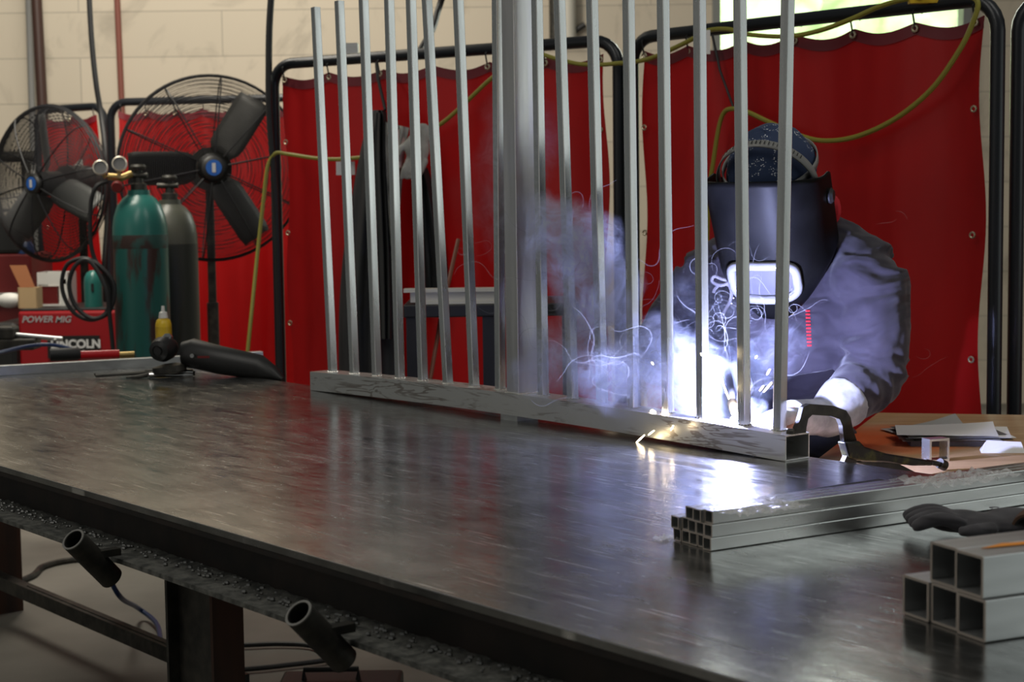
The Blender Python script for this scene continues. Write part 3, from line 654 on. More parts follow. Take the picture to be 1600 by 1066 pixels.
fc = ramp(m, ad.outputs[0], [(.26, g(1)), (.44, g(0))]); mx = n.new('ShaderNodeMix'); mx.data_type = 'RGBA'; l.new(fc, mx.inputs[0])
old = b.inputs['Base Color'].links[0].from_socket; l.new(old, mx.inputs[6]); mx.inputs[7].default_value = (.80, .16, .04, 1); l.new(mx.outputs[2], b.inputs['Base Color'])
for p in ((2.3, 2.75), (1.8, 3.98), (2.3, 3.98), (1.35, 3.6)):
    mb = MB(); mb.box((p[0], p[1], (PZ - .018) / 2), (.07, .07, PZ - .018)); part('leg', mb, M['wood'], bench, 0)
# papers
pst = at_z(1480, 690, PZ); px_ = (at_z(1580, 690, PZ) - at_z(1385, 690, PZ)); ux = px_.normalized(); uy = Vector((-ux.y, ux.x, 0))
def sheet(mbx, c, a, w_, h_, z, curl=0, seed=0, th=.0):
    vs = []; fs = []; nx = ny = 7
    for j in range(ny + 1):
        for i in range(nx + 1):
            u, v_ = i / nx - .5, j / ny - .5; q = ux * (u * w_ * math.cos(a) - v_ * h_ * math.sin(a)) + uy * (u * w_ * math.sin(a) + v_ * h_ * math.cos(a))
            vs.append(c + q + Z * (z + curl * max(0, u + v_) ** 2 + .0015 * abs(noise.noise(Vector((u * 4, v_ * 4, seed))))))
    for j in range(ny):
        for i in range(nx): k = j * (nx + 1) + i; fs.append((k, k + 1, k + nx + 2, k + nx + 1))
    mbx.add(vs, fs)
pap = thing('paper_stack', 'untidy stack of white papers on the plywood bench', 'papers', (*pst.xy, PZ))
mb = MB(); mb.box((0, 0, .006), (.21, .16, .012), frame_T(pst + ux * .01, ux, uy, Z)); part('lower_pages', mb, M['paper_d'], pap, 0, label='dark printed pages underneath')
for k in range(9):
    mb = MB(); sheet(mb, pst + ux * random.uniform(-.012, .03) + uy * random.uniform(-.015, .015), random.uniform(-.22, .22), .225, .17, .0125 + k * .0018, .012 if k == 8 else .003, k); part('sheet', mb, M['paper'] if k % 3 != 1 else M['paper_d'], pap, 60)
mb = MB(); c_ = pst + uy * .17 - ux * .02; sheet(mb, c_, .3, .2, .10, .004, .03, 20); solo('grey_sheet', mb, mat('grey_paper', (.4, .39, .37), .7), 'grey crumpled sheet behind the white papers on the bench', 'sheet')
mb = MB(); c_ = at_z(1563, 706, PZ); vs = [c_ + ux * a + uy * b_ + Z * z for a, b_, z in ((-.045, -.02, 0), (.05, -.02, 0), (.045, .0, .022), (-.03, .0, .026), (-.04, .03, 0), (.05, .03, 0))]
mb.add(vs, [(0, 1, 2, 3), (3, 2, 5, 4), (0, 3, 4), (1, 5, 2), (0, 4, 5, 1)]); solo('folded_card', mb, M['paper'], 'small folded white card on the bench in front of the papers', 'card', smooth=0)
# aluminium offcut standing on the bench
oc = at_z(1468, 722, PZ); mb = MB(); W_ = (40 / F) * oc.y * .92
T0 = oc + Z * W_ / 2; dd = Vector((-.35, .94, 0)).normalized(); sqtube(mb, T0, dd, .03, W_, W_, Z, .005); t = thing('tube_offcut', 'short open square aluminium offcut standing on the plywood bench', 'offcut', (*oc.xy, PZ)); part('tube_wall', mb, M['alu'], t, 0)

# ================================================================== THINGS ON THE TABLE'S FAR END
a, b_ = at_z(-120, 594, TZ), at_z(408, 564, TZ); d = (b_ - a).normalized()
mb = MB(); sqtube(mb, a + Z * .015 + Vector((0, .015, 0)), d, (b_ - a).length, .03, .03, Z, .002)
mb.box((b_ - a).length / 2 * 0 * d, (.0001, .0001, .0001)) if False else None
solo('square_bar', mb, M['alu_dull'], 'grey aluminium bar lying across the far end of the steel table', 'bar', smooth=0)
# angle grinder
gd = thing('angle_grinder', 'black angle grinder lying on the far end of the steel table', 'grinder', at_z(300, 585, TZ))
G0 = at_z(262, 590, TZ); gy_ = G0.y
h0 = at_y(262, 555, gy_ + .02); h1 = at_y(300, 552, gy_ + .02); hm = at_y(345, 563, gy_); h2 = at_y(405, 574, gy_ - .02); h3 = at_y(428, 586, gy_ - .04)
def rings_along(pts, rs, flat=1.0, seg=16, upv=Z):
    out = []; P = [Vector(p) for p in pts]
    for i, p in enumerate(P):
        t_ = (P[min(i + 1, len(P) - 1)] - P[max(i - 1, 0)]).normalized(); s_ = t_.cross(upv).normalized(); u_ = s_.cross(t_).normalized()
        r_ = rs[i]; ra_, rb_ = (r_ if hasattr(r_, '__len__') else (r_, r_ * flat))
        out.append([p + s_ * ra_ * math.cos(2 * math.pi * k / seg) + u_ * rb_ * math.sin(2 * math.pi * k / seg) for k in range(seg)])
    return out
mb = MB(); mb.loft(rings_along([h1 - Vector((.03, 0, 0)), h1, hm, h2, h3, h3 + (h3 - h2) * .6], [.034, .045, .043, (.036, .038), (.028, .024), (.010, .006)])); part('motor_body', mb, M['black'], gd)
hd = at_y(246, 549, gy_ - .045); mb = MB(); mb.lathe([(.0, .004), (.017, .004), (.017, 0), (.030, .006), (.038, .03), (.036, .06), (.025, .085), (0, .09)], axis_T(hd, (.25, .9, .08)), 22, caps=False); part('gear_head', mb, M['black'], gd)
mb = MB(); mb.lathe([(0, 0), (.012, 0), (.012, .0015), (0, .0015)], axis_T(hd + Vector((0, -.0005, 0)), (.25, .9, .08)), 16, caps=False); part('rear_cap', mb, M['rubber'], gd)
mb = MB(); dc = Vector((hd.x + .015, hd.y + .04, TZ + .012)); mb.lathe([(0, 0), (.055, 0), (.055, .002), (.012, .004), (.012, .016), (0, .016)], axis_T(dc, (-.12, 0, 1)), 32, caps=False); part('grinding_disc', mb, M['dark_steel'], gd)
mb = MB(); mb.lathe([(.045, 0), (.05, .0), (.05, .018), (.02, .024), (.02, .02), (.045, .016)], axis_T(dc + Z * .005 + Vector((.01, .01, 0)), (-.12, 0, 1)), 32, caps=False); part('guard', mb, M['dark_steel'], gd)
mb = MB(); mb.lathe([(.0, 0), (.006, 0), (.006, .003), (0, .003)], axis_T(at_y(300, 556, gy_ - .037), (0, -1, 0)), 12, caps=False); part('switch_button', mb, M['alu_dull'], gd)
mb = MB(); mb.box(at_y(318, 558, gy_ - .036), (.035, .004, .006)); part('red_mark', mb, M['dark_red'], gd, 0)
mb = MB(); mb.lathe([(0, 0), (.014, 0), (.016, .012), (.008, .02), (0, .02)], axis_T(at_y(262, 532, gy_), (0, 0, 1)), 14, caps=False); part('spindle_nut', mb, M['chrome'], gd)
# locking pliers / wrench in front
w0 = at_z(148, 592, TZ); w1 = at_z(305, 588, TZ); u_ = (w1 - w0).normalized(); v_ = Vector((-u_.y, u_.x, 0)); L = (w1 - w0).length
pl = thing('locking_pliers', 'thin long jawed locking clamp lying on the steel table in front of the grinder', 'clamp', (*((w0 + w1) / 2).xy, TZ))
mb = MB(); mb.tube([w0 + Z * .016, w0 + Z * .008 + u_ * .004, w0 + u_ * L * .35 + Z * .012, w0 + u_ * L * .5 + Z * .014], [.003, .004, .005, .007], 8); part('jaw', mb, M['dark_steel'], pl)
mb = MB(); mb.tube([w0 + u_ * L * .32 - v_ * .03 + Z * .004, w0 + u_ * L * .45 - v_ * .03 + Z * .006, w0 + u_ * L * .6 - v_ * .01 + Z * .012], [.003, .006, .007], 8); part('jaw', mb, M['dark_steel'], pl)
mb = MB(); mb.tube([w0 + u_ * L * .5 + Z * .014, w0 + u_ * L * .75 + Z * .012, w0 + u_ * L + Z * .009], [.010, .010, .007], 10); part('handle', mb, M['dark_steel'], pl)
mb = MB(); mb.tube([w0 + u_ * L * .55 - v_ * .02 + Z * .010, w0 + u_ * L * .8 - v_ * .03 + Z * .008, w0 + u_ * L * .98 - v_ * .025 + Z * .007], [.008, .007, .005], 10); part('release_handle', mb, M['chrome'], pl)
mb = MB(); mb.tube([w0 + u_ * L * .80 + Z * .013, w0 + u_ * L * .98 + Z * .012], [.011, .010], 10); part('chrome_tip', mb, M['chrome'], pl, label='shiny chrome end')
# torch / flashlight
t0 = at_z(76, 566, TZ); t1 = at_z(208, 561, TZ); u_ = (t1 - t0).normalized(); L = (t1 - t0).length; r = .022; th = thing('red_torch', 'red and black barrelled hand torch lying behind the grey bar on the steel table', 'torch', (*((t0 + t1) / 2).xy, TZ))
A = t0 + Vector((0, .02, 0)) + Z * r
mb = MB(); mb.lathe([(0, 0), (r * .95, 0), (r, .005), (r * .98, L * .32), (r * .7, L * .36), (0, L * .36)], axis_T(A, u_), 20, caps=False); part('head', mb, M['rubber'], th)
mb = MB(); mb.lathe([(0, L * .36), (r * .68, L * .36), (r * .68, L * .82), (0, L * .82)], axis_T(A - Z * .005, u_), 20, caps=False); part('barrel', mb, mat('bright_red', (.5, .01, .015), .25), th)
mb = MB(); mb.lathe([(0, L * .82), (r * .5, L * .82), (r * .5, L), (0, L)], axis_T(A - Z * .009, u_), 20, caps=False); part('tail', mb, M['brass'], th)
pts = [at_z(-60, 566, TZ + .01), at_z(0, 551, TZ + .02), at_z(45, 541, TZ + .03), at_z(80, 539, TZ + .03), at_z(112, 546, TZ + .02), at_z(120, 552, TZ + .01)]
solo('air_hose', MB().tube(cat_curve(pts), .007, 8), M['blue_cable'], 'dark blue hose curving over the far left end of the steel table', 'hose')
# grey clamp tools at far left
q = at_z(18, 548, TZ); vs_t = thing('bench_vise', 'dark greasy bench vise at the far left end of the steel table', 'vise', (*q.xy, TZ))
mb = MB(); mb.box(q + Z * .02 + Vector((.0, .05, 0)), (.16, .10, .04), bev=.006); part('base', mb, M['dark_steel'], vs_t, 0)
mb = MB(); mb.box(q + Z * .06 + Vector((-.03, .05, 0)), (.07, .09, .05), bev=.01); part('fixed_jaw', mb, M['dark_steel'], vs_t, 0)
mb = MB(); mb.tube([q + Vector((-.02, .05, .055)), q + Vector((.17, .05, .035))], .009, 10); mb.tube([q + Vector((.15, .0, .037)), q + Vector((.15, .1, .037))], .005, 8); part('screw_handle', mb, M['alu_dull'], vs_t)
# yellow bottle & teal cap behind
q = at_z(259, 562, TZ); Yb = q.y - .02; px_m = Yb / F
t = thing('squeeze_bottle', 'yellow bottle with a white nozzle cap standing behind the grinder', 'bottle', (q.x, Yb, TZ)); Rb = 12.5 * px_m
hb = at_y(259, 497, Yb).z - TZ
mb = MB(); mb.lathe([(0, 0), (Rb, 0), (Rb, hb * .85), (Rb * .85, hb * .95), (Rb * .5, hb), (0, hb)], Matrix.Translation((q.x, Yb, TZ)), 20, caps=False); part('bottle_body', mb, M['yellow'], t)
mb = MB(); mb.lathe([(0, hb), (Rb * .6, hb), (Rb * .5, hb + .018), (Rb * .25, hb + .022), (Rb * .2, hb + .04), (0, hb + .04)], Matrix.Translation((q.x, Yb, TZ)), 16, caps=False); part('nozzle_cap', mb, M['white'], t)
mb = MB(); mb.lathe([(Rb * 1.01, hb * .25), (Rb * 1.02, hb * .25), (Rb * 1.02, hb * .8), (Rb * 1.01, hb * .8)], Matrix.Translation((q.x, Yb, TZ)), 20, caps=False); part('label_band', mb, M['yellow'], t)

# ================================================================== CYLINDERS
def cylinder(name, px, py_sh, Y, R, ztop, m_sh, m_body, label):
    x = at_y(px, 400, Y).x; T = Matrix.Translation((x, Y, 0)); t = thing(name, label, 'gas cylinder', (x, Y, 0), 'gas cylinders')
    hs = ztop - .19
    mb = MB(); mb.lathe([(0, .0), (R * .96, 0), (R, .02), (R, hs), (0, hs)], T, 36, caps=False); part('cylinder_body', mb, m_body, t)
    mb = MB(); mb.lathe([(R, hs), (R * .985, hs + .04), (R * .93, hs + .08), (R * .80, hs + .125), (R * .6, hs + .155), (R * .42, hs + .17), (R * .40, hs + .19), (0, hs + .19)], T, 36, caps=False); part('shoulder', mb, m_sh, t)
    mb = MB(); mb.lathe([(R * .3, hs + .19), (R * .3, hs + .215), (.02, hs + .22), (.017, hs + .27), (0, hs + .27)], T, 16, caps=False); mb.tube([(x - .05, Y - .01, hs + .25), (x + .04, Y - .01, hs + .25)], .012, 10); part('valve', mb, M['dark_steel'] if name == 'gas_cylinder' else M['brass'], t)
    mb = MB(); mb.lathe([(0, hs + .275), (.032, hs + .275), (.034, hs + .285), (.028, hs + .295), (0, hs + .295)], T, 14, caps=False); part('handwheel', mb, M['dark_steel'], t)
    return t, x, hs
Yc = 6.9
t, cx, hs = cylinder('gas_cylinder', 220, 330, Yc, 42.5 * Yc / F, at_y(220, 297, Yc).z, M['teal_clean'], M['teal'], 'rust-streaked teal gas cylinder standing behind the steel table')
cylinder('gas_cylinder', 268, 330, Yc + .28, 41 * (Yc + .28) / F, at_y(268, 312, Yc + .28).z, M['olive'], M['olive2'], 'dark olive gas cylinder half hidden behind the teal one')
mb = MB(); Rr_ = 42.5 * Yc / F; mb.lathe([(Rr_ * 1.0, hs - .05), (Rr_ * 1.006, hs - .045), (Rr_ * 1.006, hs + .002), (Rr_ * .999, hs + .006)], Matrix.Translation((cx, Yc, 0)), 36, caps=False); part('rust_band', mb, noisy('dark_rust', (.035, .016, .012), (.02, .07, .06), 16, .6, p=(.45, .6)), t, label='dark rusty band below the shoulder')
rg = thing('gas_regulator', 'twin gauge brass regulator on the teal cylinder valve', 'regulator', at_y(190, 285, Yc - .05))
for (gx_, gyy) in ((157, 262), (187, 256)):
    c_ = at_y(gx_, gyy, Yc - .08); mb = MB(); mb.lathe([(0, .02), (.029, .02), (.031, 0), (.031, -.008), (.026, -.010), (.026, -.004)], axis_T(c_, (-.1, .95, -.15)), 22, caps=False); gb = part('gauge', mb, M['gauge'], rg)
    mb = MB(); mb.lathe([(0, 0), (.026, 0), (.026, .001), (0, .001)], axis_T(c_ - Vector((0, .003, 0)), (-.1, .95, -.15)), 20, caps=False); part('gauge_face', mb, M['gauge_face'], gb)
mb = MB(); mb.tube([at_y(168, 276, Yc - .06), at_y(190, 278, Yc - .05), at_y(205, 272, Yc - .02)], .015, 10); mb.tube([at_y(157, 266, Yc - .06), at_y(165, 278, Yc - .06)], .008, 8); mb.tube([at_y(187, 262, Yc - .06), at_y(185, 278, Yc - .06)], .008, 8); part('regulator_body', mb, M['brass'], rg)
mb = MB(); mb.lathe([(0, 0), (.022, 0), (.026, .03), (.02, .04), (0, .04)], axis_T(at_y(186, 290, Yc - .06), (0, -1, -.2)), 14, caps=False); part('adjusting_knob', mb, M['dark_red'], rg)
pts = [at_y(168, 283, Yc - .07), at_y(150, 292, Yc - .1), at_y(142, 320, Yc - .1), at_y(141, 370, Yc - .1), at_y(148, 405, Yc - .1), at_y(165, 430, Yc - .1), at_y(173, 460, Yc - .1), at_y(165, 490, Yc - .1), at_y(140, 500, Yc - .1), at_y(112, 485, Yc - .1), at_y(97, 450, Yc - .1), at_y(104, 415, Yc - .1), at_y(130, 404, Yc - .1), at_y(155, 415, Yc - .12), at_y(178, 445, Yc - .12), at_y(172, 485, Yc - .12), at_y(145, 498, Yc - .12), at_y(118, 478, Yc - .12), at_y(108, 445, Yc - .12), at_y(118, 415, Yc - .12), at_y(140, 408, Yc - .12), at_y(165, 450, Yc - .14), at_y(172, 500, Yc - .14), at_y(178, 560, Yc - .14)]
solo('gas_hose', MB().tube(cat_curve(pts, 6), .009, 8), M['rubber'], 'black hose coiled in loops in front of the red welding machine', 'hose')
pts = [at_y(120, -560, 8.4), at_y(126, -300, 8.4), at_y(133, -120, 8.4), at_y(138, -30, 8.4), at_y(143, 60, 8.4), at_y(150, 130, 8.4), at_y(158, 180, 8.4), at_y(165, 240, 8.3), at_y(168, 330, 8.3), at_y(163, 420, 8.2), at_y(165, 520, 8.2)]
solo('hanging_cable', MB().tube(cat_curve(pts, 6), .014, 8), M['rubber'], 'black cable hanging from above between the two fans', 'cable')
YA = sA0.y - .08
pts = [at_y(428, -800, YA), at_y(428, -500, YA), at_y(427, -250, YA), at_y(426, -100, YA), at_y(425, -30, YA), at_y(421, 40, YA), at_y(420, 100, YA), at_y(421, 180, YA), at_y(430, 300, YA), at_y(436, 450, YA), at_y(440, 640, YA)]
solo('drop_cable', MB().tube(cat_curve(pts, 6), .013, 8), M['rubber'], 'black cable dropping along the left post of the tall red screen', 'cable')

# ================================================================== MIG MACHINE and items on it
Ym = 7.45; k_ = Ym / F
xl = at_y(28, 500, Ym).x; xr = at_y(205, 500, Ym).x; zt = at_y(100, 486, Ym).z
mig = thing('welding_machine', 'red wire feed welding machine with white lettering left of the gas cylinders', 'welding machine', ((xl + xr) / 2, Ym + .25, 0))
mb = MB(); mb.box(((xl + xr) / 2, Ym + .25, (zt + .12) / 2), (xr - xl, .5, zt - .12), bev=.012); part('cabinet', mb, M['red_paint'], mig, 0)
mb = MB(); mb.box(((xl + xr) / 2, Ym + .25, zt + .004), (xr - xl - .02, .48, .012), bev=.004); part('top_cover', mb, M['black'], mig, 0)
mb = MB(); mb.box((xl - .06, Ym + .2, (zt + .1) / 2 - .02), (.13, .46, zt - .16), bev=.03); part('front_panel', mb, M['black'], mig, 0)
for dx in (.1, xr - xl - .1):
    mb = MB(); mb.tube([(xl + dx, Ym + .03, .06), (xl + dx, Ym + .08, .06)], .06, 20); part('wheel', mb, M['rubber'], mig)
def on_front(px, py): p = at_y(px, py, Ym - .002); return frame_T(p, Vector((1, 0, 0)), Vector((0, 0, 1)), Vector((0, -1, 0)))
text_mesh('lettering', 'POWER', .040, on_front(34, 504), M['letter_grey'], mig, shear=.25, bold=.0008)
text_mesh('lettering', 'MIG', .040, on_front(86, 504), M['letter_grey'], mig, shear=.25, bold=.0008)
z0 = at_y(100, 530, Ym).z; z1 = at_y(100, 547, Ym).z; xa, xb = at_y(80, 540, Ym).x, at_y(151, 540, Ym).x
mb = MB(); mb.box(((xa + xb) / 2, Ym - .002, z0 - .035), (xb - xa + .03, .012, .10)); part('black_label_strip', mb, M['black'], mig, 0)
text_mesh('lettering', 'LINCOLN', .052, on_front(80, 544) @ Matrix.Translation((0, 0, .0075)), M['letter'], mig, bold=.0022)
text_mesh('lettering', 'ELECTRIC', .036, on_front(80, 557) @ Matrix.Translation((0, 0, .0075)), M['letter'], mig, bold=.001)
def on_mig(px, dy=.1): return Vector((at_y(px, 480, Ym + dy).x, Ym + dy, zt + .010))
c_ = on_mig(147, .12); R_ = 14.5 * k_
mb = MB(); mb.lathe([(0, 0), (R_, 0), (R_, .11), (R_ * .93, .135), (R_ * .7, .155), (R_ * .35, .165), (0, .167)], Matrix.Translation(c_), 26, caps=False); t = thing('valve_cap', 'teal domed cylinder cap standing on the red welding machine', 'cap', c_); part('dome', mb, M['teal_clean'], t)
mb = MB(); mb.box(c_ + Vector((.006, -R_, .09)), (.012, .006, .035)); part('vent_slot', mb, M['black'], t, 0)
c_ = on_mig(85, .25); cw = 46 * k_; cz = at_y(85, 429, Ym + .25).z - zt
t = thing('storage_bin', 'white plastic bin with a cut-away front on the red welding machine', 'bin', c_)
mb = MB()
for sx in (-1, 1): mb.box(c_ + Vector((sx * cw / 2, .06, cz / 2)), (.008, .16, cz))
mb.box(c_ + Vector((0, .14, cz / 2)), (cw, .008, cz)); mb.box(c_ + Vector((0, .06, .004)), (cw, .16, .008)); mb.box(c_ + Vector((0, -.02, cz * .82)), (cw, .008, cz * .34)); mb.box(c_ + Vector((cw * .38, -.02, cz * .4)), (cw * .22, .008, cz * .8)); part('bin_walls', mb, M['white'], t, 0)
mb = MB(); mb.box(c_ + Vector((-.02, .0, cz * .3)), (cw * .62, .03, cz * .56)); solo('red_box', mb, M['dark_red'], 'small dull red box inside the white bin', 'box', smooth=0)
c_ = on_mig(47, .1); bw_ = 29 * k_; bh = at_y(47, 449, Ym + .1).z - zt - .01
t = thing('cardboard_box', 'small open cardboard box on the red welding machine, flap raised', 'box', c_)
mb = MB()
mb.box(c_ + Vector((0, -.03, bh / 2)), (bw_, .004, bh)); mb.box(c_ + Vector((0, .05, bh / 2)), (bw_, .004, bh)); mb.box(c_ + Vector((bw_ / 2, .01, bh / 2)), (.004, .084, bh)); mb.box(c_ + Vector((-bw_ / 2, .01, bh / 2)), (.004, .084, bh)); mb.box(c_ + Vector((0, .01, .002)), (bw_, .08, .004)); part('box_walls', mb, M['card'], t, 0)
mb = MB(); a_ = c_ + Vector((-bw_ / 2, .0, bh)); mb.prism([a_, a_ + Vector((bw_ * .8, 0, 0)), a_ + Vector((bw_ * .3, .02, .10)), a_ + Vector((-bw_ * .6, .02, .10))], Vector((0, .004, 0))); part('flap', mb, M['card_d'], t, 0, label='raised brown flap')
# red tool cabinet behind at far left
Yt = 8.4; za_ = at_y(20, 397, Yt).z; x1_ = at_y(49, 420, Yt).x
t = thing('tool_cabinet', 'dull red tool cabinet at the far left behind the welding machine', 'cabinet', (x1_ - .45, Yt + .2, 0)); mb = MB(); mb.box((x1_ - .45, Yt + .2, za_ / 2), (.9, .4, za_), bev=.01); part('cabinet_body', mb, M['dark_red'], t, 0)
mb = MB(); mb.box((x1_ - .45, Yt - .01, at_y(20, 456, Yt).z - .03), (.92, .06, .05)); part('shelf_edge', mb, M['greycloth'], t, 0)
c_ = at_y(12, 388, Yt + .1); c_.z = za_; t = thing('power_supply', 'dark clutter box on top of the dull red cabinet beside the leftmost fan', 'box', c_)
mb = MB(); mb.box(c_ + Z * .09, (.22, .2, .18), bev=.02); part('case', mb, M['black'], t, 0); mb = MB(); mb.tube([c_ + Vector((-.06, 0, .18)), c_ + Vector((-.04, 0, .22)), c_ + Vector((.04, 0, .22)), c_ + Vector((.06, 0, .18))], .01); part('handle', mb, M['black'], t)
c_ = at_y(40, 390, Yt + .05); c_.z = za_; mb = MB(); mb.lathe([(0, 0), (.05, 0), (.05, .03), (.03, .06), (0, .06)], Matrix.Translation(c_), 16, caps=False); solo('blue_tub', mb, M['blue_cable'], 'small blue tub on the dull red cabinet', 'tub')
mb = MB(); c_ = on_mig(16, .1); mb.ell(c_ + Vector((0, 0, .035)), (.06, .04, .035), seg=14, rings=8); solo('rag', mb, M['white'], 'white rag on the left end of the welding machine', 'rag')

# ================================================================== FANS
def fan(label, C, R, yaw, angles, mblade, stand_px=None, tilt=0.0, badge=True):
    C = Vector(C); f_ = Vector((math.sin(yaw), -math.cos(yaw), tilt)).normalized()    # facing direction
    X = Vector((math.cos(yaw), math.sin(yaw), 0)); Y = f_.cross(X); Y = Y if Y.z > 0 else -Y
    t = thing('pedestal_fan', label, 'fan', (C.x, C.y, 0), 'pedestal fans')
    dep = R * .28
    def P(r, a, h): return C + X * r * math.cos(a) + Y * r * math.sin(a) + f_ * h
    def circ(mb, r, h, w_, seg=64): mb.tube([P(r, 2 * math.pi * k / seg, h) for k in range(seg)], w_, 4, closed=True)
    mb = MB(); circ(mb, R, 0, .009); circ(mb, R * .995, .02, .005); part('outer_ring', mb, M['wire'], t)
    for sgn, nm in ((1, 'front_grille'), (-1, 'rear_grille')):
        mb = MB(); nr = 36 if sgn > 0 else 20
        for k in range(nr):
            u = (k + 1.5) / (nr + 1.5); r = R * (.16 + .84 * u); h = dep * math.sqrt(max(0, 1 - u * u)) ** .8; circ(mb, r, sgn * h, (.0022 if sgn > 0 else .002), 48)
        for k in range(10):
            a = 2 * math.pi * (k + .3) / 10; mb.tube([P(R * (.16 + .84 * u), a, sgn * (dep * math.sqrt(max(0, 1 - u * u)) ** .8 + .003)) for u in (0, .2, .4, .6, .8, .92, 1)], .0034, 5)
        part(nm, mb, M['wire'], t)
    for a in angles:
        mb = MB(); a0 = math.radians(a); Xr = X * math.cos(a0) + Y * math.sin(a0); Yr = -X * math.sin(a0) + Y * math.cos(a0)
        vs = []; fs = []; nu, nv = 8, 6
        for i in range(nu + 1):
            for j in range(nv + 1):
                u = i / nu; v_ = j / nv - .5; r = R * (.17 + .72 * u); wd = R * .36 * min(1, .62 + u * 2.5) * (1 if u < .93 else .92)
                h = -v_ * .10 * R * 2.2 + .02 * math.cos(v_ * 3); vs.append(C + Xr * r + Yr * v_ * wd * 1.0 + f_ * (h - .0))
        for i in range(nu):
            for j in range(nv): k = i * (nv + 1) + j; fs.append((k, k + 1, k + nv + 2, k + nv + 1))
        o = part('blade', mb.add(vs, fs), mblade, t, 60); so = o.modifiers.new('s', 'SOLIDIFY'); so.thickness = .004
    mb = MB(); mb.lathe([(0, -.05), (R * .16, -.05), (R * .16, .04), (R * .10, .06), (0, .06)], axis_T(C, f_), 24, caps=False); part('hub', mb, M['black'], t)
    mb = MB(); mb.lathe([(0, dep + .012), (R * .105, dep + .012), (R * .13, dep + .004), (R * .13, dep - .01), (0, dep - .01)], axis_T(C, f_), 24, caps=False); cpz = part('centre_cap', mb, M['black'], t)
    mb = MB(); mb.lathe([(0, dep + .014), (R * .085, dep + .014), (R * .085, dep + .010)], axis_T(C, f_), 24, caps=False); bd_ = part('badge', mb, M['badge'], cpz)
    mb = MB(); mb.prism([P(R * .045, a_, dep + .0165) for a_ in ()] or [P(.008, 0, dep + .016) + Y * R * .05, P(.008, math.pi, dep + .016) + Y * R * .05, P(.008, math.pi, dep + .016) - Y * R * .05, P(.008, 0, dep + .016) - Y * R * .05], f_ * .001); part('badge_stripe', mb, M['letter_grey'], cpz, 0)
    mb = MB(); mb.lathe([(0, -.30), (R * .2, -.30), (R * .24, -.22), (R * .24, -.10), (0, -.10)], axis_T(C, f_), 24, caps=False); part('motor', mb, M['fan_blade'], t)
    b_ = C - f_ * .2; mb = MB(); mb.tube([(b_.x, b_.y, .05), (b_.x, b_.y, .95)], .028, 14); mb.tube([(b_.x, b_.y, .9), (b_.x, b_.y, C.z - .05)], .02, 12); part('pole', mb, M['dark_steel'], t)
    mb = MB(); mb.lathe([(0, 0), (.28, 0), (.28, .02), (.05, .06), (0, .06)], Matrix.Translation((b_.x, b_.y, 0)), 28, caps=False); part('base', mb, M['black'], t)
    return t
Yf = 7.7
fan('large black pedestal fan with three dark paddle blades behind the gas cylinders', at_y(331, 263, Yf), 143 * Yf / F, math.radians(14), (180, 57, -58), M['fan_blade'])
Yf2 = 7.9
fan('leftmost pedestal fan with pale grey blades, turned away to the right', at_y(78, 287, Yf2), 120 * Yf2 / F, math.radians(-32), (97, 222, -22), M['fan_blade_l'])
# stray paper & boxes behind left fan
mb = MB(); c_ = at_y(120, 265, 8.6); mb.prism([at_y(102, 272, 9.10), at_y(128, 246, 9.10), at_y(141, 272, 9.10), at_y(128, 276, 9.10)], Vector((0, .004, 0))); solo('hanging_sheet', mb, M['greycloth'], 'pale torn sheet hung on the narrow red curtain behind the leftmost fan', 'sheet', smooth=0)
mb = MB(); c_ = at_y(155, 220, 8.9)

# ================================================================== HOSES AND CORDS ON THE SCREENS
ln_A = (sA1 - sA0).normalized(); nA = Vector((-ln_A.y, ln_A.x, 0)); nA = -nA if nA.y > 0 else nA
def onA(px, py, off=.06): return at_plane(px, py, sA0 + nA * off, nA)
ln_B = (sB1 - sB0).normalized(); nB = Vector((-ln_B.y, ln_B.x, 0)); nB = -nB if nB.y > 0 else nB
def onB(px, py, off=.055): return at_plane(px, py, sB0 + nB * off, nB)
pts = [onA(386, 560, .30), onA(392, 500, .25), onA(402, 400, .15), onA(412, 310, .1), onA(418, 262, .08), onA(430, 240, .07), onA(450, 241), onA(490, 247), onA(520, 249), onA(555, 247), onA(600, 240), onA(650, 215), onA(690, 193), onA(730, 158), onA(765, 125), onA(800, 100), onA(835, 84), onA(870, 92), onA(905, 100), onA(940, 101), onA(965, 99)]
pts2 = [onB(990, 97), onB(1020, 90), onB(1060, 72), onB(1090, 57), onB(1110, 47), onB(1140, 46), onB(1170, 54), onB(1230, 57), onB(1280, 48), onB(1330, 30), onB(1375, 10), onB(1420, -2, .06), onB(1480, -6, .06), onB(1526, 0), onB(1518, 40), onB(1495, 85), onB(1455, 140), onB(1400, 185), onB(1340, 213), onB(1290, 220), onB(1250, 212), onB(1200, 190), onB(1165, 174), onB(1143, 170), onB(1130, 178), onB(1122, 205), onB(1115, 250), onB(1108, 300), onB(1104, 400)]
solo('yellow_hose', MB().tube(cat_curve(pts + pts2, 6), .0075, 8), M['yhose'], 'yellow-green hose draped along the red screens from left to right', 'hose')
solo('cord', MB().tube([onB(1113, 55), onB(1125, 110), onB(1146, 168)], .004, 6), M['rubber'], 'thin black cord tying the yellow hose to the screen frame near the welder', 'cord')
mb = MB(); mb.box(onB(1104, 66, .07), (.022, .01, .075)); solo('paper_tag', mb, M['paper'], 'white paper tag hanging on the screen frame at the window corner', 'tag', smooth=0)
mb = MB(); mb.box(onA(540, 263, .05), (.07, .008, .05)); solo('paper_label', mb, M['paper'], 'white label stuck on the red curtain left of the hanging coats', 'label', smooth=0)
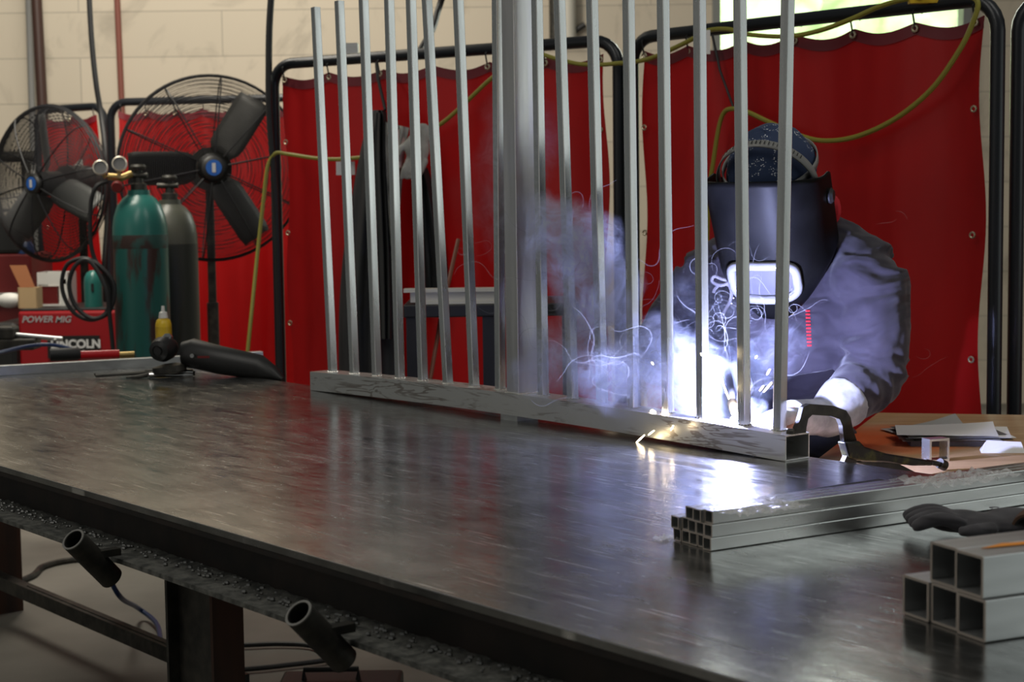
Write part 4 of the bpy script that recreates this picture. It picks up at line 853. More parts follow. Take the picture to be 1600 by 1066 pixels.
pts = [at_y(800, -330, 7.6), at_y(755, -180, 7.4), at_y(725, -90, 7.2), at_y(700, -30, 7.0), at_y(685, 15, 7.0), at_y(676, 45, 6.8), at_y(655, 82, 6.5)]
solo('strap_cable', MB().tube(cat_curve(pts, 6), .014, 8), M['rubber'], 'black slanting cable above the red screen between the upright tubes', 'cable')
mb = MB(); mb.box(at_y(550, 80, 6.6), (.05, .05, .06)); solo('junction_box', mb, M['alu_dull'], 'small grey junction box just above the frame of the tall red screen', 'box', smooth=0)
mb = MB(); c_ = at_y(893, 52, 11.15); mb.tube(cat_curve([at_y(914, 38, 11.15), at_y(893, 52, 11.15), at_y(880, 60, 11.15)], 4), .02, 8); solo('dark_bracket', mb, M['black'], 'dark bracket on the wall above the gap between the tall screens', 'bracket')
mb = MB(); mb.tube([at_y(884, -480, 11.14), at_y(889, 62, 11.14)], .05, 10); solo('wall_duct', mb, M['whiteplank'], 'pale vertical duct on the beige wall above the screens', 'duct')
mb = MB(); mb.tube([at_y(864, -480, 11.14), at_y(870, 60, 11.14)], .05, 10); solo('dark_pipe', mb, M['dark_steel'], 'dark vertical pipe on the wall beside the pale duct', 'pipe')
mb = MB(); mb.box(onB(1470, 8, .0) + Z * .015, (.18, .03, .02)); solo('yellow_tape_box', mb, M['yellow'], 'yellow strip lying along the top of the screen behind the welder', 'strip', smooth=0)

# ================================================================== HANGING COATS, GLOVES, CART
def drape(name, outline_l, outline_r, off, m_, label, cat, n_=14, thick=.09):
    """cloth hanging on the screen: rows between a left and a right outline, pleated"""
    rows = []; H_ = len(outline_l); Lc = cat_curve([Vector((x, y, 0)) for x, y in outline_l], 5); Rc = cat_curve([Vector((x, y, 0)) for x, y in outline_r], 5)
    vs = []; fs = []; nx = 28
    for j, (a, b_) in enumerate(zip(Lc, Rc)):
        for side in (0, 1):
            for i in range(nx + 1):
                u = i / nx; uu = u if side == 0 else 1 - u; px = a.x * (1 - uu) + b_.x * uu; py = a.y * (1 - uu) + b_.y * uu
                bulge = thick * math.sin(math.pi * u) ** .6; pl = .016 * math.sin(u * 19 + j * .08) * math.sin(math.pi * u)
                vs.append(onA(px, py, off + (bulge + pl if side == 0 else 0)))
    W2 = 2 * (nx + 1)
    for j in range(len(Lc) - 1):
        for i in range(W2): fs.append((j * W2 + i, j * W2 + (i + 1) % W2, (j + 1) * W2 + (i + 1) % W2, (j + 1) * W2 + i))
    fs += [tuple(range(W2)), tuple((len(Lc) - 1) * W2 + i for i in range(W2))[::-1]]
    o = part(name, MB().add(vs, fs), m_, None, 70); return o
ct = thing('hanging_coat', 'long dark coat hanging on a cord in front of the tall red screen', 'coat', onA(575, 650, .05))
for nm, l_, r_, off, th_, lb in (('coat_body', [(583, 172), (572, 200), (560, 250), (548, 320), (536, 400), (530, 480), (529, 560), (530, 640)], [(603, 172), (606, 200), (609, 250), (612, 320), (615, 400), (620, 480), (626, 560), (632, 640)], .05, .10, None),
                             ('sleeve', [(586, 176), (584, 210), (584, 260), (587, 330), (590, 400), (592, 470), (594, 530)], [(604, 176), (606, 210), (608, 260), (612, 330), (616, 400), (618, 470), (618, 530)], .13, .06, None)):
    o = drape(nm, l_, r_, off, M['coat'], '', 'coat', thick=th_); o.location = Vector(o.location) - ct.location; o.parent = ct
ct2 = drape('dark_jacket', [(642, 270), (643, 300), (646, 350), (650, 400), (654, 450), (660, 490)], [(668, 262), (680, 300), (690, 350), (698, 400), (702, 450), (703, 490)], .03, M['coat'], '', 'coat', thick=.08)
ct2['label'] = 'second dark jacket hanging right of the long coat, above the white plank'; ct2['category'] = 'jacket'
o = drape('pale_cloth', [(600, 190), (598, 230), (602, 290), (606, 340), (610, 385)], [(640, 200), (634, 230), (628, 290), (624, 340), (618, 385)], .16, M['greycloth'], '', '', thick=.03)
o['label'] = 'pale grey cloth hanging in front of the long dark coat'; o['category'] = 'cloth'
solo('coat_cord', MB().tube([onA(588, 98, .03), onA(590, 120, .06), onA(602, 172, .1)], .006, 6), M['rubber'], 'black cord the long coat hangs from on the screen frame', 'cord')
gg = thing('leather_gloves', 'pair of pale grey welding gloves hanging in front of the dark coats', 'gloves', onA(645, 285, .17))
mb = MB(); c_ = onA(652, 232, .17)
Tg = frame_T(c_, Vector((1, 0, 0)), Vector((0, 1, 0)), Z)
mb.ell((0, 0, 0), (.045, .025, .06), Tg, 14, 9); mb.ell((.02, 0, .05), (.035, .022, .04), Tg, 14, 9)
for k in range(4):
    a_ = Tg @ Vector((-.03 + .02 * k, 0, -.04)); mb.tube([a_, a_ + Vector((-.018, -.01, -.04)), a_ + Vector((-.03, -.005, -.07))], [.013, .012, .008], 8)
mb.tube([Tg @ Vector((-.03, 0, .02)), Tg @ Vector((-.06, -.01, .0)), Tg @ Vector((-.07, -.01, -.03))], [.014, .012, .009], 8)
o = part('glove', mb, M['greycloth'], gg); remesh(o, .006, 3)
mb = MB(); c2 = onA(622, 225, .18); mb.ell(c2, (.028, .02, .055), seg=14, rings=9); mb.tube([c2 + Vector((.0, 0, -.03)), c2 + Vector((.005, -.01, -.09))], [.02, .01], 8); o = part('glove', mb, mat('pink_grey_glove', (.55, .4, .38), .8), gg); remesh(o, .006, 3)
# cart with shelf
Yk = 5.15; kx0 = at_y(630, 480, Yk).x; kx1 = at_y(905, 480, Yk).x; kz = at_y(700, 476, Yk).z
cart = thing('shop_cart', 'black steel cart seen between the upright tubes in front of the screen', 'cart', ((kx0 + kx1) / 2, Yk + .2, 0))
mb = MB(); mb.box(((kx0 + kx1) / 2, Yk + .2, kz - .02), (kx1 - kx0, .4, .04), bev=.004); part('shelf', mb, M['black'], cart, 0)
for x in (kx0 + .03, at_y(765, 500, Yk).x, kx1 - .03):
    mb = MB(); mb.box((x, Yk + .03, (kz - .04) / 2), (.045, .045, kz - .04)); part('leg', mb, M['black'], cart, 0)
mb = MB(); mb.box((at_y(726, 560, Yk).x, Yk + .12, .35), (.04, .04, .7)); mb.box((at_y(722, 531, Yk).x, Yk + .12, .705), (.07, .05, .01)); part('side_post', mb, M['whiteplank'], cart, 0)
mb = MB(); xa_, xb_ = at_y(640, 465, Yk).x, at_y(800, 465, Yk).x; hpl = (478 - 454) * Yk / F
mb.box(((xa_ + xb_) / 2, Yk + .05, kz + hpl / 2), (xb_ - xa_, .03, hpl * .75)); mb.box(((xa_ + xb_) / 2 - .01, Yk + .05, kz + hpl * .9), (xb_ - xa_ + .02, .06, hpl * .22)); mb.box(((xa_ + xb_) / 2 + .01, Yk + .05, kz + hpl * .08), (xb_ - xa_ - .03, .06, hpl * .16))
pk = part('steel_plank', mb, M['whiteplank'], None, 0); pk['label'] = 'off white steel section lying on the black cart behind the upright tubes'; pk['category'] = 'steel section'
solo('broom_handle', MB().tube([at_y(716, 375, Yk + .35), at_y(690, 490, Yk + .1) , at_y(664, 640, Yk - .05)], .007, 8), mat('dark_wood', (.16, .05, .025), .6), 'reddish wooden handle leaning against the black cart', 'handle')

# ================================================================== WELDER
def P3(px, py, y): return at_y(px, py, y)
FD = Vector((-.42, -.91, 0)).normalized(); LD = Vector((-FD.y, FD.x, 0)); LD = LD if LD.x > 0 else -LD    # facing; his left = picture right
hips = Vector((.66, 4.08, .86)); 
person = thing('person', 'person in a dark hooded sweatshirt and black welding helmet bent over the weld', 'person', (hips.x, hips.y, 0))
shL = P3(1362, 430, 3.78); shR = P3(1098, 442, 3.98); neckb = P3(1245, 365, 3.86); headc = P3(1207, 284, 3.74)
elL = P3(1362, 588, 3.74); wrL = P3(1292, 652, 3.60); haL = P3(1225, 652, 3.50)
elR = P3(1030, 560, 3.98); wrR = P3(1088, 566, 3.76); haR = P3(1126, 580, 3.64)
chest = (shL + shR) / 2 - Z * .07 ; waist = Vector((.67, 4.05, 1.0))
def ringat(c, ax, ay, rx, ry, seg=20): return [c + ax * rx * math.cos(2 * math.pi * k / seg) + ay * ry * math.sin(2 * math.pi * k / seg) for k in range(seg)]
def limb(mb, pts, rs, seg=12): mb.tube(cat_curve(pts, 4), [rs[min(int(i / 4), len(rs) - 1)] * (1 - (i % 4) / 4) + rs[min(int(i / 4) + 1, len(rs) - 1)] * (i % 4) / 4 for i in range(4 * (len(pts) - 1) + 1)], seg)
legs = []
for s_ in (-1, 1):
    hp = hips + LD * s_ * .095 - Z * .02; kn = hips + LD * s_ * .13 - Z * .40 - FD * -.04; ft = hips + LD * s_ * .15 - Z * .78 - FD * .03; legs.append((hp, kn, ft))
hz = Vector((.0, 0, 1)); tdir = (neckb - waist).normalized(); bdir = LD.cross(tdir).normalized()
# body (mostly clothed): one continuous mesh
mb = MB()
mb.loft([ringat(hips - Z * .06, LD, FD, .14, .10), ringat(hips + Z * .04, LD, FD, .155, .105), ringat(waist, LD, FD, .14, .095), ringat(chest - Z * .03, LD, bdir, .165, .105), ringat((shL + shR) / 2 + Z * .01, LD, bdir, .15, .085), ringat(neckb, LD, bdir, .06, .06)])
limb(mb, [neckb - tdir * .05, neckb, headc - Z * .02], [.06, .055, .06])
HF = (FD * .85 + Vector((0, 0, -.53))).normalized(); HX = LD.copy(); HU = HX.cross(HF).normalized(); HU = HU if HU.z > 0 else -HU   # head: facing, side, crown
TH = frame_T(headc, HX, HF, HU)
mb.ell((0, 0, .0), (.076, .095, .11), TH); mb.ell((0, .09, -.025), (.013, .022, .022), TH, 10, 8); mb.ell((0, .05, -.085), (.045, .05, .04), TH, 14, 8)
for s_ in (-1, 1): mb.ell((s_ * .078, -.0, -.015), (.008, .02, .03), TH, 8, 6)
for a_, b_, c_ in ((shL, elL, wrL), (shR, elR, wrR)): limb(mb, [a_, (a_ + b_) / 2, b_, (b_ + c_) / 2, c_], [.055, .050, .042, .038, .028])
limb(mb, [wrL, haL], [.028, .03]); limb(mb, [wrR, haR], [.028, .03])
for hp, kn, ft in legs: limb(mb, [hp, (hp + kn) / 2, kn, (kn + ft) / 2, ft], [.085, .075, .055, .05, .04]); mb.ell(ft + FD * .06 - Z * .04, (.045, .10, .035))
o = part('body', mb, M['skin'], person); remesh(o, .012, 4)
# hoodie
mb = MB()
mb.loft([ringat(hips + Z * .02, LD, FD, .185, .14, 24), ringat(waist + Z * .02, LD, FD, .185, .135, 24), ringat(chest - Z * .08, LD, bdir, .20, .14, 24), ringat(chest + Z * .02, LD, bdir, .215, .135, 24), ringat((shL + shR) / 2 + Z * .035, LD, bdir, .175, .10, 24), ringat(neckb - tdir * .01 , LD, bdir, .085, .08, 24)])
mb.ell(shL + Vector((-.02, 0, -.012)), (.082, .085, .08)); mb.ell(shR + Vector((.02, 0, -.012)), (.08, .08, .075))
limb(mb, [shL, (shL + elL) / 2 + LD * .012, elL + Z * .01, (elL + wrL) / 2, wrL * .9 + elL * .1], [.080, .078, .068, .060, .046], 16)
limb(mb, [shR, (shR + elR) / 2 - LD * .01, elR, (elR + wrR) / 2, wrR * .9 + elR * .1], [.078, .072, .064, .056, .046], 16)
mb.tube([neckb + LD * .05 - Z * .01, P3(1318, 388, 3.83), shL + Z * .01], [.06, .062, .075], 16); mb.tube([neckb - LD * .05 - Z * .01, P3(1150, 400, 3.93), shR + Z * .01], [.06, .062, .072], 16)
mb.ell(elL + Z * -.012 + LD * .006, (.066, .066, .06))
# folds at the elbow
for k in range(5):
    c_ = elL * (1 - .17 * k) + shL * (.17 * k); d_ = (elL - shL).normalized(); T = axis_T(c_ + (LD * .003), d_ + LD * (.25 - .1 * k))
    mb.tube([T @ Vector((.068 * math.cos(a), .068 * math.sin(a), .016 * math.sin(2 * a + k))) for a in [i * math.pi / 8 for i in range(16)]], .015, 8, closed=True)
for k in range(3):
    c_ = elL * (.78 - .17 * k) + wrL * (.22 + .17 * k); d_ = (wrL - elL).normalized(); T = axis_T(c_, d_ + Z * (.2 - .1 * k))
    rr_ = .060 - .006 * k; mb.tube([T @ Vector((rr_ * math.cos(a), rr_ * math.sin(a), .010 * math.sin(2 * a + k))) for a in [i * math.pi / 8 for i in range(16)]], .013, 8, closed=True)
hood = neckb - FD * .05 + Z * -.01
mb.ell(hood, (.11, .08, .06))
o = part('hooded_sweatshirt', mb, M['hoodie'], person); remesh(o, .007, 3)
tx_ = bpy.data.textures.new('cloth_folds', 'CLOUDS'); tx_.noise_scale = .07; tx_.noise_depth = 2
dm = o.modifiers.new('d', 'DISPLACE'); dm.texture = tx_; dm.strength = .016; dm.mid_level = .5; hoodie = o
# drawstring bow, eyelets, red chest print, neckerchief
q = lambda px, py, y=3.72: at_y(px, py, y)
YD = 3.78
mb = MB(); mb.tube(cat_curve([q(1146, 425, YD), q(1141, 438, YD - .01), q(1128, 436, YD - .01), q(1116, 432, YD), q(1113, 440, YD), q(1125, 446, YD - .01), q(1138, 443, YD - .015)], 5), .004, 8)
mb.tube(cat_curve([q(1138, 442, YD - .01), q(1143, 456, YD - .01), q(1141, 470, YD - .005), q(1133, 485, YD), q(1126, 498, YD)], 5), .004, 8); mb.tube(cat_curve([q(1124, 445, YD), q(1117, 452, YD), q(1115, 458, YD)], 4), .004, 8); mb.ell(q(1139, 443, YD - .012), (.009, .008, .008), seg=10, rings=6)
mb.ell(q(1125, 499, YD), (.006, .006, .010), seg=8, rings=6)
part('drawstring', mb, M['cord'], person, label='white drawstring tied in a bow')
mb = MB()
mb.tube([neckb + Vector((.0, 0, -.0)) + (LD * .075 * math.cos(a) + bdir * .07 * math.sin(a)) * 1.02 + tdir * (.012 + .004 * math.sin(3 * a)) for a in [i * math.pi / 10 for i in range(20)]], .016, 10, closed=True)
c_ = q(1302, 328, 3.80); mb.ell(c_, (.018, .03, .034), seg=10, rings=7)
part('neckerchief', mb, M['redcloth'], person, label='red neckerchief')
# trousers, boots
mb = MB(); mb.loft([ringat(hips - Z * .10, LD, FD, .17, .125), ringat(hips + Z * .06, LD, FD, .165, .12)])
for hp, kn, ft in legs: limb(mb, [hp, (hp + kn) / 2, kn, (kn + ft) / 2, ft + Z * .02], [.10, .092, .075, .072, .07], 14)
o = part('trousers', mb, M['trousers'], person); remesh(o, .014, 4)
for hp, kn, ft in legs:
    mb = MB(); b0 = Vector((ft.x, ft.y, 0)); mb.ell(b0 + FD * .06 + Z * .045, (.055, .055, .045)); mb.ell(b0 + FD * .13 + Z * .038, (.052, .07, .038)); mb.ell(b0 + Z * .045, (.05, .055, .045)); mb.tube([b0 + Z * .04, b0 + Z * .16], .055, 14); o = part('boot', mb, M['boot'], person); remesh(o, .01, 3)
# gauntlet gloves
M['leather_d'] = noisy('dark_leather', (.02, .02, .022), (.05, .05, .055), 30, .7, bs=.5, bd=.004)
def glove(wr, ha, el, palm_n, spread, curl, name='welding_glove', size=1.0, side=1, mt='leather'):
    d = (ha - wr).normalized(); n_ = (palm_n - d * palm_n.dot(d)).normalized(); x = d.cross(n_) * side
    T = frame_T(ha, x, n_, d); mb = MB(); s = size
    # gauntlet
    wd = (wr - el).normalized(); c0_ = wr - wd * .05
    mb.tube(cat_curve([c0_ - wd * .03, c0_, wr, wr + d * .03, ha - d * .02 * s], 4), [.060, .060, .059, .058, .056, .054, .052, .049, .046, .044, .042, .041, .040, .040, .039, .038, .038], 16)
    mb.ell((0, 0, .01), (.046 * s, .020 * s, .052 * s), T, 16, 10)
    for k, (off, L, a) in enumerate(((-.033, .072, -.12), (-.011, .082, -.03), (.011, .078, .05), (.032, .062, .14))):
        b_ = T @ Vector((off * s, 0, .048 * s)); dirs = []; p = b_; pts_ = [b_]
        for j, fr in enumerate((.42, .32, .26)):
            ang = curl * (j + .6); dd = (d * math.cos(ang) + n_ * math.sin(ang) + x * a * spread).normalized(); p = p + dd * L * s * fr; pts_.append(p)
        mb.tube(cat_curve(pts_, 3), [.0125 * s, .0125 * s, .012 * s, .012 * s, .0115 * s, .0115 * s, .011 * s, .010 * s, .0095 * s, .006 * s], 10)
    b_ = T @ Vector((-.038 * s, .008, -.012)); p1 = b_ + (-x * .028 + n_ * .018 + d * .022) * s; p2 = p1 + (-x * .004 + n_ * .018 + d * .028) * s
    mb.tube(cat_curve([b_, p1, p2], 3), [.017 * s, .016 * s, .015 * s, .014 * s, .013 * s, .011 * s, .007 * s], 10)
    o = part(name, mb, M[mt], person); remesh(o, .0045, 4); return o
glove(wrL, haL, elL, Vector((0, -.4, -1)), 1.0, .55, side=1)
glove(wrR, haR, elR, Vector((0.2, -.5, -.7)), 1.0, .75, side=-1, size=.9, mt='leather_d')
# bandana cap and helmet (worn)
mb = MB(); vs = []; fs = []; nu = 28; nv = 12
for j in range(nv + 1):
    t_ = math.pi / 2 * 1.08 * j / nv
    for k in range(nu):
        a = 2 * math.pi * k / nu; rr_ = 1 + .015 * math.sin(5 * a + j); vs.append(TH @ Vector((.100 * math.sin(t_) * math.cos(a) * rr_, -.005 + .118 * math.sin(t_) * math.sin(a) * rr_, .022 + .105 * math.cos(t_) * rr_)))
for j in range(nv):
    for k in range(nu): fs.append((j * nu + k, j * nu + (k + 1) % nu, (j + 1) * nu + (k + 1) % nu, (j + 1) * nu + k))
mb.add(vs, fs); o = part('bandana_cap', mb, M['bandana'], person, 80, label='navy bandana cap with a white paisley print')
mb = MB(); kq = TH @ Vector((.03, -.112, .0)); mb.ell(kq, (.018, .014, .012), seg=10, rings=6); mb.tube([kq, kq - HF * .02 - HU * .04 + HX * .03], [.008, .012], 6); part('bandana_knot', mb, M['bandana'], o)
# shell: U-shaped sections from the brow (top edge) to the chin
def shell_pt(a, z):
    # a from -100..100 deg (0 = front), z local up
    t_ = (.10 - z) / .362; t_ = max(0, min(1, t_))
    rx = .132 * (1 - .05 * t_ - .42 * max(0, t_ - .72) ** 1.2 / .2); ry = .150 * (1 + .10 * t_ - .9 * max(0, t_ - .80) ** 1.2)
    ca, sa = math.cos(a), math.sin(a); ex = .72
    x = rx * math.copysign(abs(sa) ** ex, sa); y = ry * math.copysign(abs(ca) ** ex, ca)
    if ca < 0: y *= .55
    return Vector((x, y + .015, z))
mb = MB(); vs = []; fs = []; na = 44; nz = 26; amax = math.radians(112)
for j in range(nz + 1):
    for i in range(na + 1):
        a = -amax + 2 * amax * i / na; u = j / nz; zmax = .10 - .105 * (abs(a) / amax) ** 2; zmin = -.262 + .11 * (abs(a) / amax) ** 2.2
        z = zmax + (zmin - zmax) * u; vs.append(TH @ shell_pt(a, z))
for j in range(nz):
    for i in range(na): k = j * (na + 1) + i; fs.append((k, k + 1, k + na + 2, k + na + 1))
hel = part('welding_helmet', MB().add(vs, fs), M['helmet'], person, 50, label='black scuffed welding helmet'); so = hel.modifiers.new('s', 'SOLIDIFY'); so.thickness = .004; so.offset = 0
# lens frame on the front of the shell
def on_shell(x, z, off=.004):
    rx_ = shell_pt(math.pi / 2, z).x; sa = max(-1, min(1, x / rx_)); a = math.asin(math.copysign(abs(sa) ** (1 / .72), sa)); p = shell_pt(a, z); return TH @ (p + Vector((0, off, 0)))
mb = MB(); ol = [(.075 * math.cos(t_) * (1 if abs(math.cos(t_)) < .9 else 1), -.075 + .044 * math.sin(t_)) for t_ in [i * 2 * math.pi / 32 for i in range(32)]]
def sq(t_, e=.5): c_, s_ = math.cos(t_), math.sin(t_); return math.copysign(abs(c_) ** e, c_), math.copysign(abs(s_) ** e, s_)
pts_ = [on_shell(.074 * sq(t_)[0], -.150 + .044 * sq(t_)[1], .007) for t_ in [i * 2 * math.pi / 40 for i in range(40)]]
mb.tube(pts_, .0105, 10, closed=True); part('lens_frame', mb, M['bezel'], hel, label='pale raised lens frame')
vs = []; fs = []
for j in range(9):
    for i in range(15): vs.append(on_shell(-.072 + .144 * i / 14, -.150 - .042 + .084 * j / 8, .003))
for j in range(8):
    for i in range(14): k = j * 15 + i; fs.append((k, k + 1, k + 16, k + 15))
part('lens', MB().add(vs, fs), M['lens'], hel, 60)
for s_ in (-1, 1):
    mb = MB(); mb.lathe([(0, 0), (.016, 0), (.018, .008), (.012, .014), (0, .014)], axis_T(TH @ Vector((s_ * .129, .03, -.02)), HX * s_), 18, caps=False); part('pivot_knob', mb, M['black'], hel)
for hgt, tl in ((.062, -.15), (.095, .62)):
    mb = MB(); pts_ = []; a_n = 36
    ring_o = []; 
    vs = []; fs = []
    for k in range(a_n + 1):
        a = 2 * math.pi * k / a_n; 
        if tl < 0: c_ = Vector((.106 * math.cos(a), -.003 + .124 * math.sin(a), hgt - .02 + .0)); u_ = Vector((0, 0, 1)); vs += [TH @ (c_ - u_ * .008), TH @ (c_ + u_ * .008)]
        else:
            a = math.pi * k / a_n; c_ = Vector((.112 * math.cos(a), .035 + .03 * math.sin(a), .02 + .118 * math.sin(a))); u_ = Vector((0, 1, 0)); vs += [TH @ (c_ - u_ * .013), TH @ (c_ + u_ * .013)]
    fs = [(2 * k, 2 * k + 1, 2 * k + 3, 2 * k + 2) for k in range(a_n)]
    o = part('headgear_strap', MB().add(vs, fs), M['strap'], hel, 60); so = o.modifiers.new('s', 'SOLIDIFY'); so.thickness = .003
    if tl > 0:
        for k in range(6, 31, 1):
            a = math.pi * k / a_n; mb = None
        mb = MB()
        for k in range(8, 30):
            a = math.pi * k / 38; c_ = TH @ Vector((.1145 * math.cos(a), .035 + .03 * math.sin(a), .02 + .1205 * math.sin(a))); nrm = (TH.to_3x3() @ Vector((math.cos(a), 0, math.sin(a)))).normalized(); xx = (TH.to_3x3() @ Vector((-math.sin(a), 0, math.cos(a)))).normalized()
            mb.box((0, 0, 0), (.0022, .011, .001), frame_T(c_, xx, HF, nrm))
        st_ = part('adjustment_slots', mb, M['rubber'], hel, 0)
# chest print as a thin applied strip following the shirt
CP = []
hoodie.update_tag(); bpy.context.view_layer.update(); dg = bpy.context.evaluated_depsgraph_get(); he = hoodie.evaluated_get(dg)
bpy.context.view_layer.update()
def cast(px, py):
    d = ray(px, py).normalized(); mi = hoodie.matrix_world.inverted(); o_ = mi @ EYE; dd = (mi.to_3x3() @ d).normalized()
    ok, loc, nr, ix = he.ray_cast(o_, dd); return (hoodie.matrix_world @ loc - d * .0015) if ok else None
stripe = MB()
for k in range(11):
    py = 486 + k * 5.4; c_ = cast(1262 + k * .25, py)
    if c_ is None: continue
    wv = .012; stripe.box(c_, (.010, .003, .0042))
if stripe.v: part('printed_stripe', stripe, M['redcloth'], hoodie, 0, label='red printed bars down the chest')
for px, py in ((1236, 487), (1144, 470)):
    c_ = cast(px, py)
    if c_ is not None:
        mb = MB(); mb.tube([c_ + Vector((.007 * math.cos(a), 0, .007 * math.sin(a))) for a in [i * math.pi / 6 for i in range(12)]], .002, 6, closed=True); part('eyelet', mb, M['grommet'], hoodie)

# ================================================================== WELDING TORCH, ARC, SPARKS, SMOKE
arcp = ra + RD * ((base_at(1143)[1])) + RN * (RW * .5 + .012) + Z * (RH + zb(base_at(1143)[1]) + .015)
tor = thing('welding_torch', 'black welding torch held in the gloved hand, its curved neck reaching to the arc', 'welding torch', haR)
tipd = (haR + Z * .03 - arcp); tipd = (tipd - tipd.dot(Z) * Z * 0).normalized(); 
n0 = arcp + tipd * .012; n1 = arcp + tipd * .055
mb = MB(); mb.lathe([(.0, 0), (.008, 0), (.010, .010), (.011, .045), (.008, .05), (0, .05)], axis_T(n0, tipd), 16, caps=False); part('nozzle', mb, M['brass'], tor)
mb = MB(); mb.tube(cat_curve([n1, n1 + tipd * .04 + Z * .02, haR + Z * .03 - FD * .02, haR - FD * .10 + Z * .03 - LD * .03], 6), [.007] * 7 + [.008] * 4 + [.015] * 8, 12); part('neck_and_grip', mb, M['black'], tor)
mb = MB(); mb.tube(cat_curve([haR - FD * .10 + Z * .03 - LD * .03, haR - FD * .22 - LD * .08, haR - FD * .3 - LD * .25 - Z * .3, haR - FD * .3 - LD * .4 - Z * .85], 6), .011, 8); part('cable', mb, M['rubber'], tor)
mb = MB(); mb.ell(arcp, (.006, .006, .006), seg=12, rings=8); mb.ell(arcp - Z * .006, (.010, .008, .004), seg=12, rings=8); t = solo('welding_arc', mb, M['arc'], 'blinding white welding arc on the rail between the upright tubes', 'arc')
pl_ = bpy.data.lights.new('arc_light', 'POINT'); pl_.energy = 78; pl_.color = (.50, .55, 1.0); pl_.shadow_soft_size = .012
plo = bpy.data.objects.new('arc_light', pl_); sc.collection.objects.link(plo); plo.location = arcp + Z * .010
for i, (px, rr_) in enumerate(((1030, .0045), (1049, .006))):
    B, s_ = base_at(px); mb = MB(); mb.ell(B - RN * .02 + Z * .003, (rr_, rr_, rr_ * .7), seg=10, rings=6); mb.ell(B - RN * .02 + RD * .006 + Z * .002, (rr_ * .7, rr_ * .7, rr_ * .5), seg=8, rings=6)
    solo('molten_droplet', mb, M['hotw'], 'glowing molten droplet on the rail, ' + ('farther left of the arc' if i == 0 else 'the one nearer the arc'), 'droplet')
spk = [((994, 692), (1007, 680)), ((1013, 680), (1022, 673)), ((1048, 673), (1052, 665)), ((1124, 578), (1131, 603)), ((1131, 603), (1139, 624)), ((1198, 586), (1203, 577)), ((1187, 611), (1193, 603)), ((1193, 613), (1206, 598)), ((1060, 612), (1063, 618)), ((1180, 560), (1183, 556)), ((1018, 566), (1021, 570)), ((1095, 552), (1097, 556))]
for i, (a, b_) in enumerate(spk):
    yy = arcp.y - .06 if i < 3 else arcp.y - .02; A, B = at_y(*a, yy), at_y(*b_, yy); mb = MB(); c_ = (A + B) / 2; h = (B - A)
    if i < 3: A = at_plane(*a, ra - RN * .03, RN); B = at_plane(*b_, ra - RN * .03, RN)
    mb.tube([A, A * .6 + B * .4, B], [.0009, .0019, .0012], 7); where = 'low in front of the rail' if i < 3 else ('above the gloved hand' if a[0] > 1150 else 'rising left of the arc')
    solo('spark', mb, M['hot'], 'tiny glowing orange-white spark ' + where, 'spark', 'sparks ' + where)

# smoke: real participating medium around and above the weld
m = bpy.data.materials.new('smoke'); m.use_nodes = True; n = m.node_tree.nodes; l = m.node_tree.links; n.clear()
out = n.new('ShaderNodeOutputMaterial'); vol = n.new('ShaderNodeVolumePrincipled'); l.new(vol.outputs[0], out.inputs['Volume'])
vol.inputs['Color'].default_value = (.74, .80, 1.0, 1); vol.inputs['Anisotropy'].default_value = .1
tc = n.new('ShaderNodeTexCoord'); SO = Vector((.35, 3.75, 1.2))
puffs = [  # centre (px,py,y), radii, weight
    ((890, 365, 3.72), (.12, .10, .10), 2.2), ((905, 430, 3.70), (.10, .10, .12), 2.8), ((945, 480, 3.7), (.10, .12, .10), 2.0), ((850, 330, 3.78), (.06, .10, .06), 2.0),
    ((900, 560, 3.72), (.16, .14, .12), 1.4), ((1000, 580, 3.58), (.17, .10, .10), 2.6), ((1070, 600, 3.53), (.13, .07, .09), 3.2), ((1130, 632, 3.50), (.10, .06, .045), 3.6),
    ((1190, 555, 3.56), (.12, .06, .08), .8), ((800, 260, 3.9), (.10, .14, .26), .30), ((1110, 490, 3.60), (.12, .08, .12), .12)]
def mth(op, a, b_=None, c_=None):
    x = n.new('ShaderNodeMath'); x.operation = op
    for i, q_ in enumerate((a, b_, c_)):
        if q_ is None: continue
        if isinstance(q_, (int, float)): x.inputs[i].default_value = q_
        else: l.new(q_, x.inputs[i])
    return x.outputs[0]
def vmth(op, a, b_):
    x = n.new('ShaderNodeVectorMath'); x.operation = op
    for i, q_ in enumerate((a, b_)):
        if isinstance(q_, (tuple, Vector)): x.inputs[i].default_value = q_
        else: l.new(q_, x.inputs[i])
    return x
nw = n.new('ShaderNodeTexNoise'); nw.inputs['Scale'].default_value = 6; nw.inputs['Detail'].default_value = 2; l.new(tc.outputs['Object'], nw.inputs['Vector'])
wv1 = vmth('SUBTRACT', nw.outputs['Color'], (.5, .5, .5)); ws = vmth('SCALE', wv1.outputs[0], (0, 0, 0)); ws.inputs['Scale'].default_value = .16
wp = vmth('ADD', tc.outputs['Object'], ws.outputs[0]).outputs[0]
tot = None
for (px, py, y), rad, wt in puffs:
    c_ = at_y(px, py, y) - SO; df = vmth('SUBTRACT', wp, c_); dv = vmth('DIVIDE', df.outputs[0], Vector(rad)); ln = vmth('DOT_PRODUCT', dv.outputs[0], dv.outputs[0])
    gs = mth('MULTIPLY', mth('MAXIMUM', mth('SUBTRACT', 1.0, ln.outputs['Value']), 0), wt); tot = gs if tot is None else mth('ADD', tot, gs)
nn_ = n.new('ShaderNodeTexNoise'); nn_.inputs['Scale'].default_value = 13; nn_.inputs['Detail'].default_value = 5; nn_.inputs['Roughness'].default_value = .62; nn_.inputs['Distortion'].default_value = 1.4; l.new(wp, nn_.inputs['Vector'])
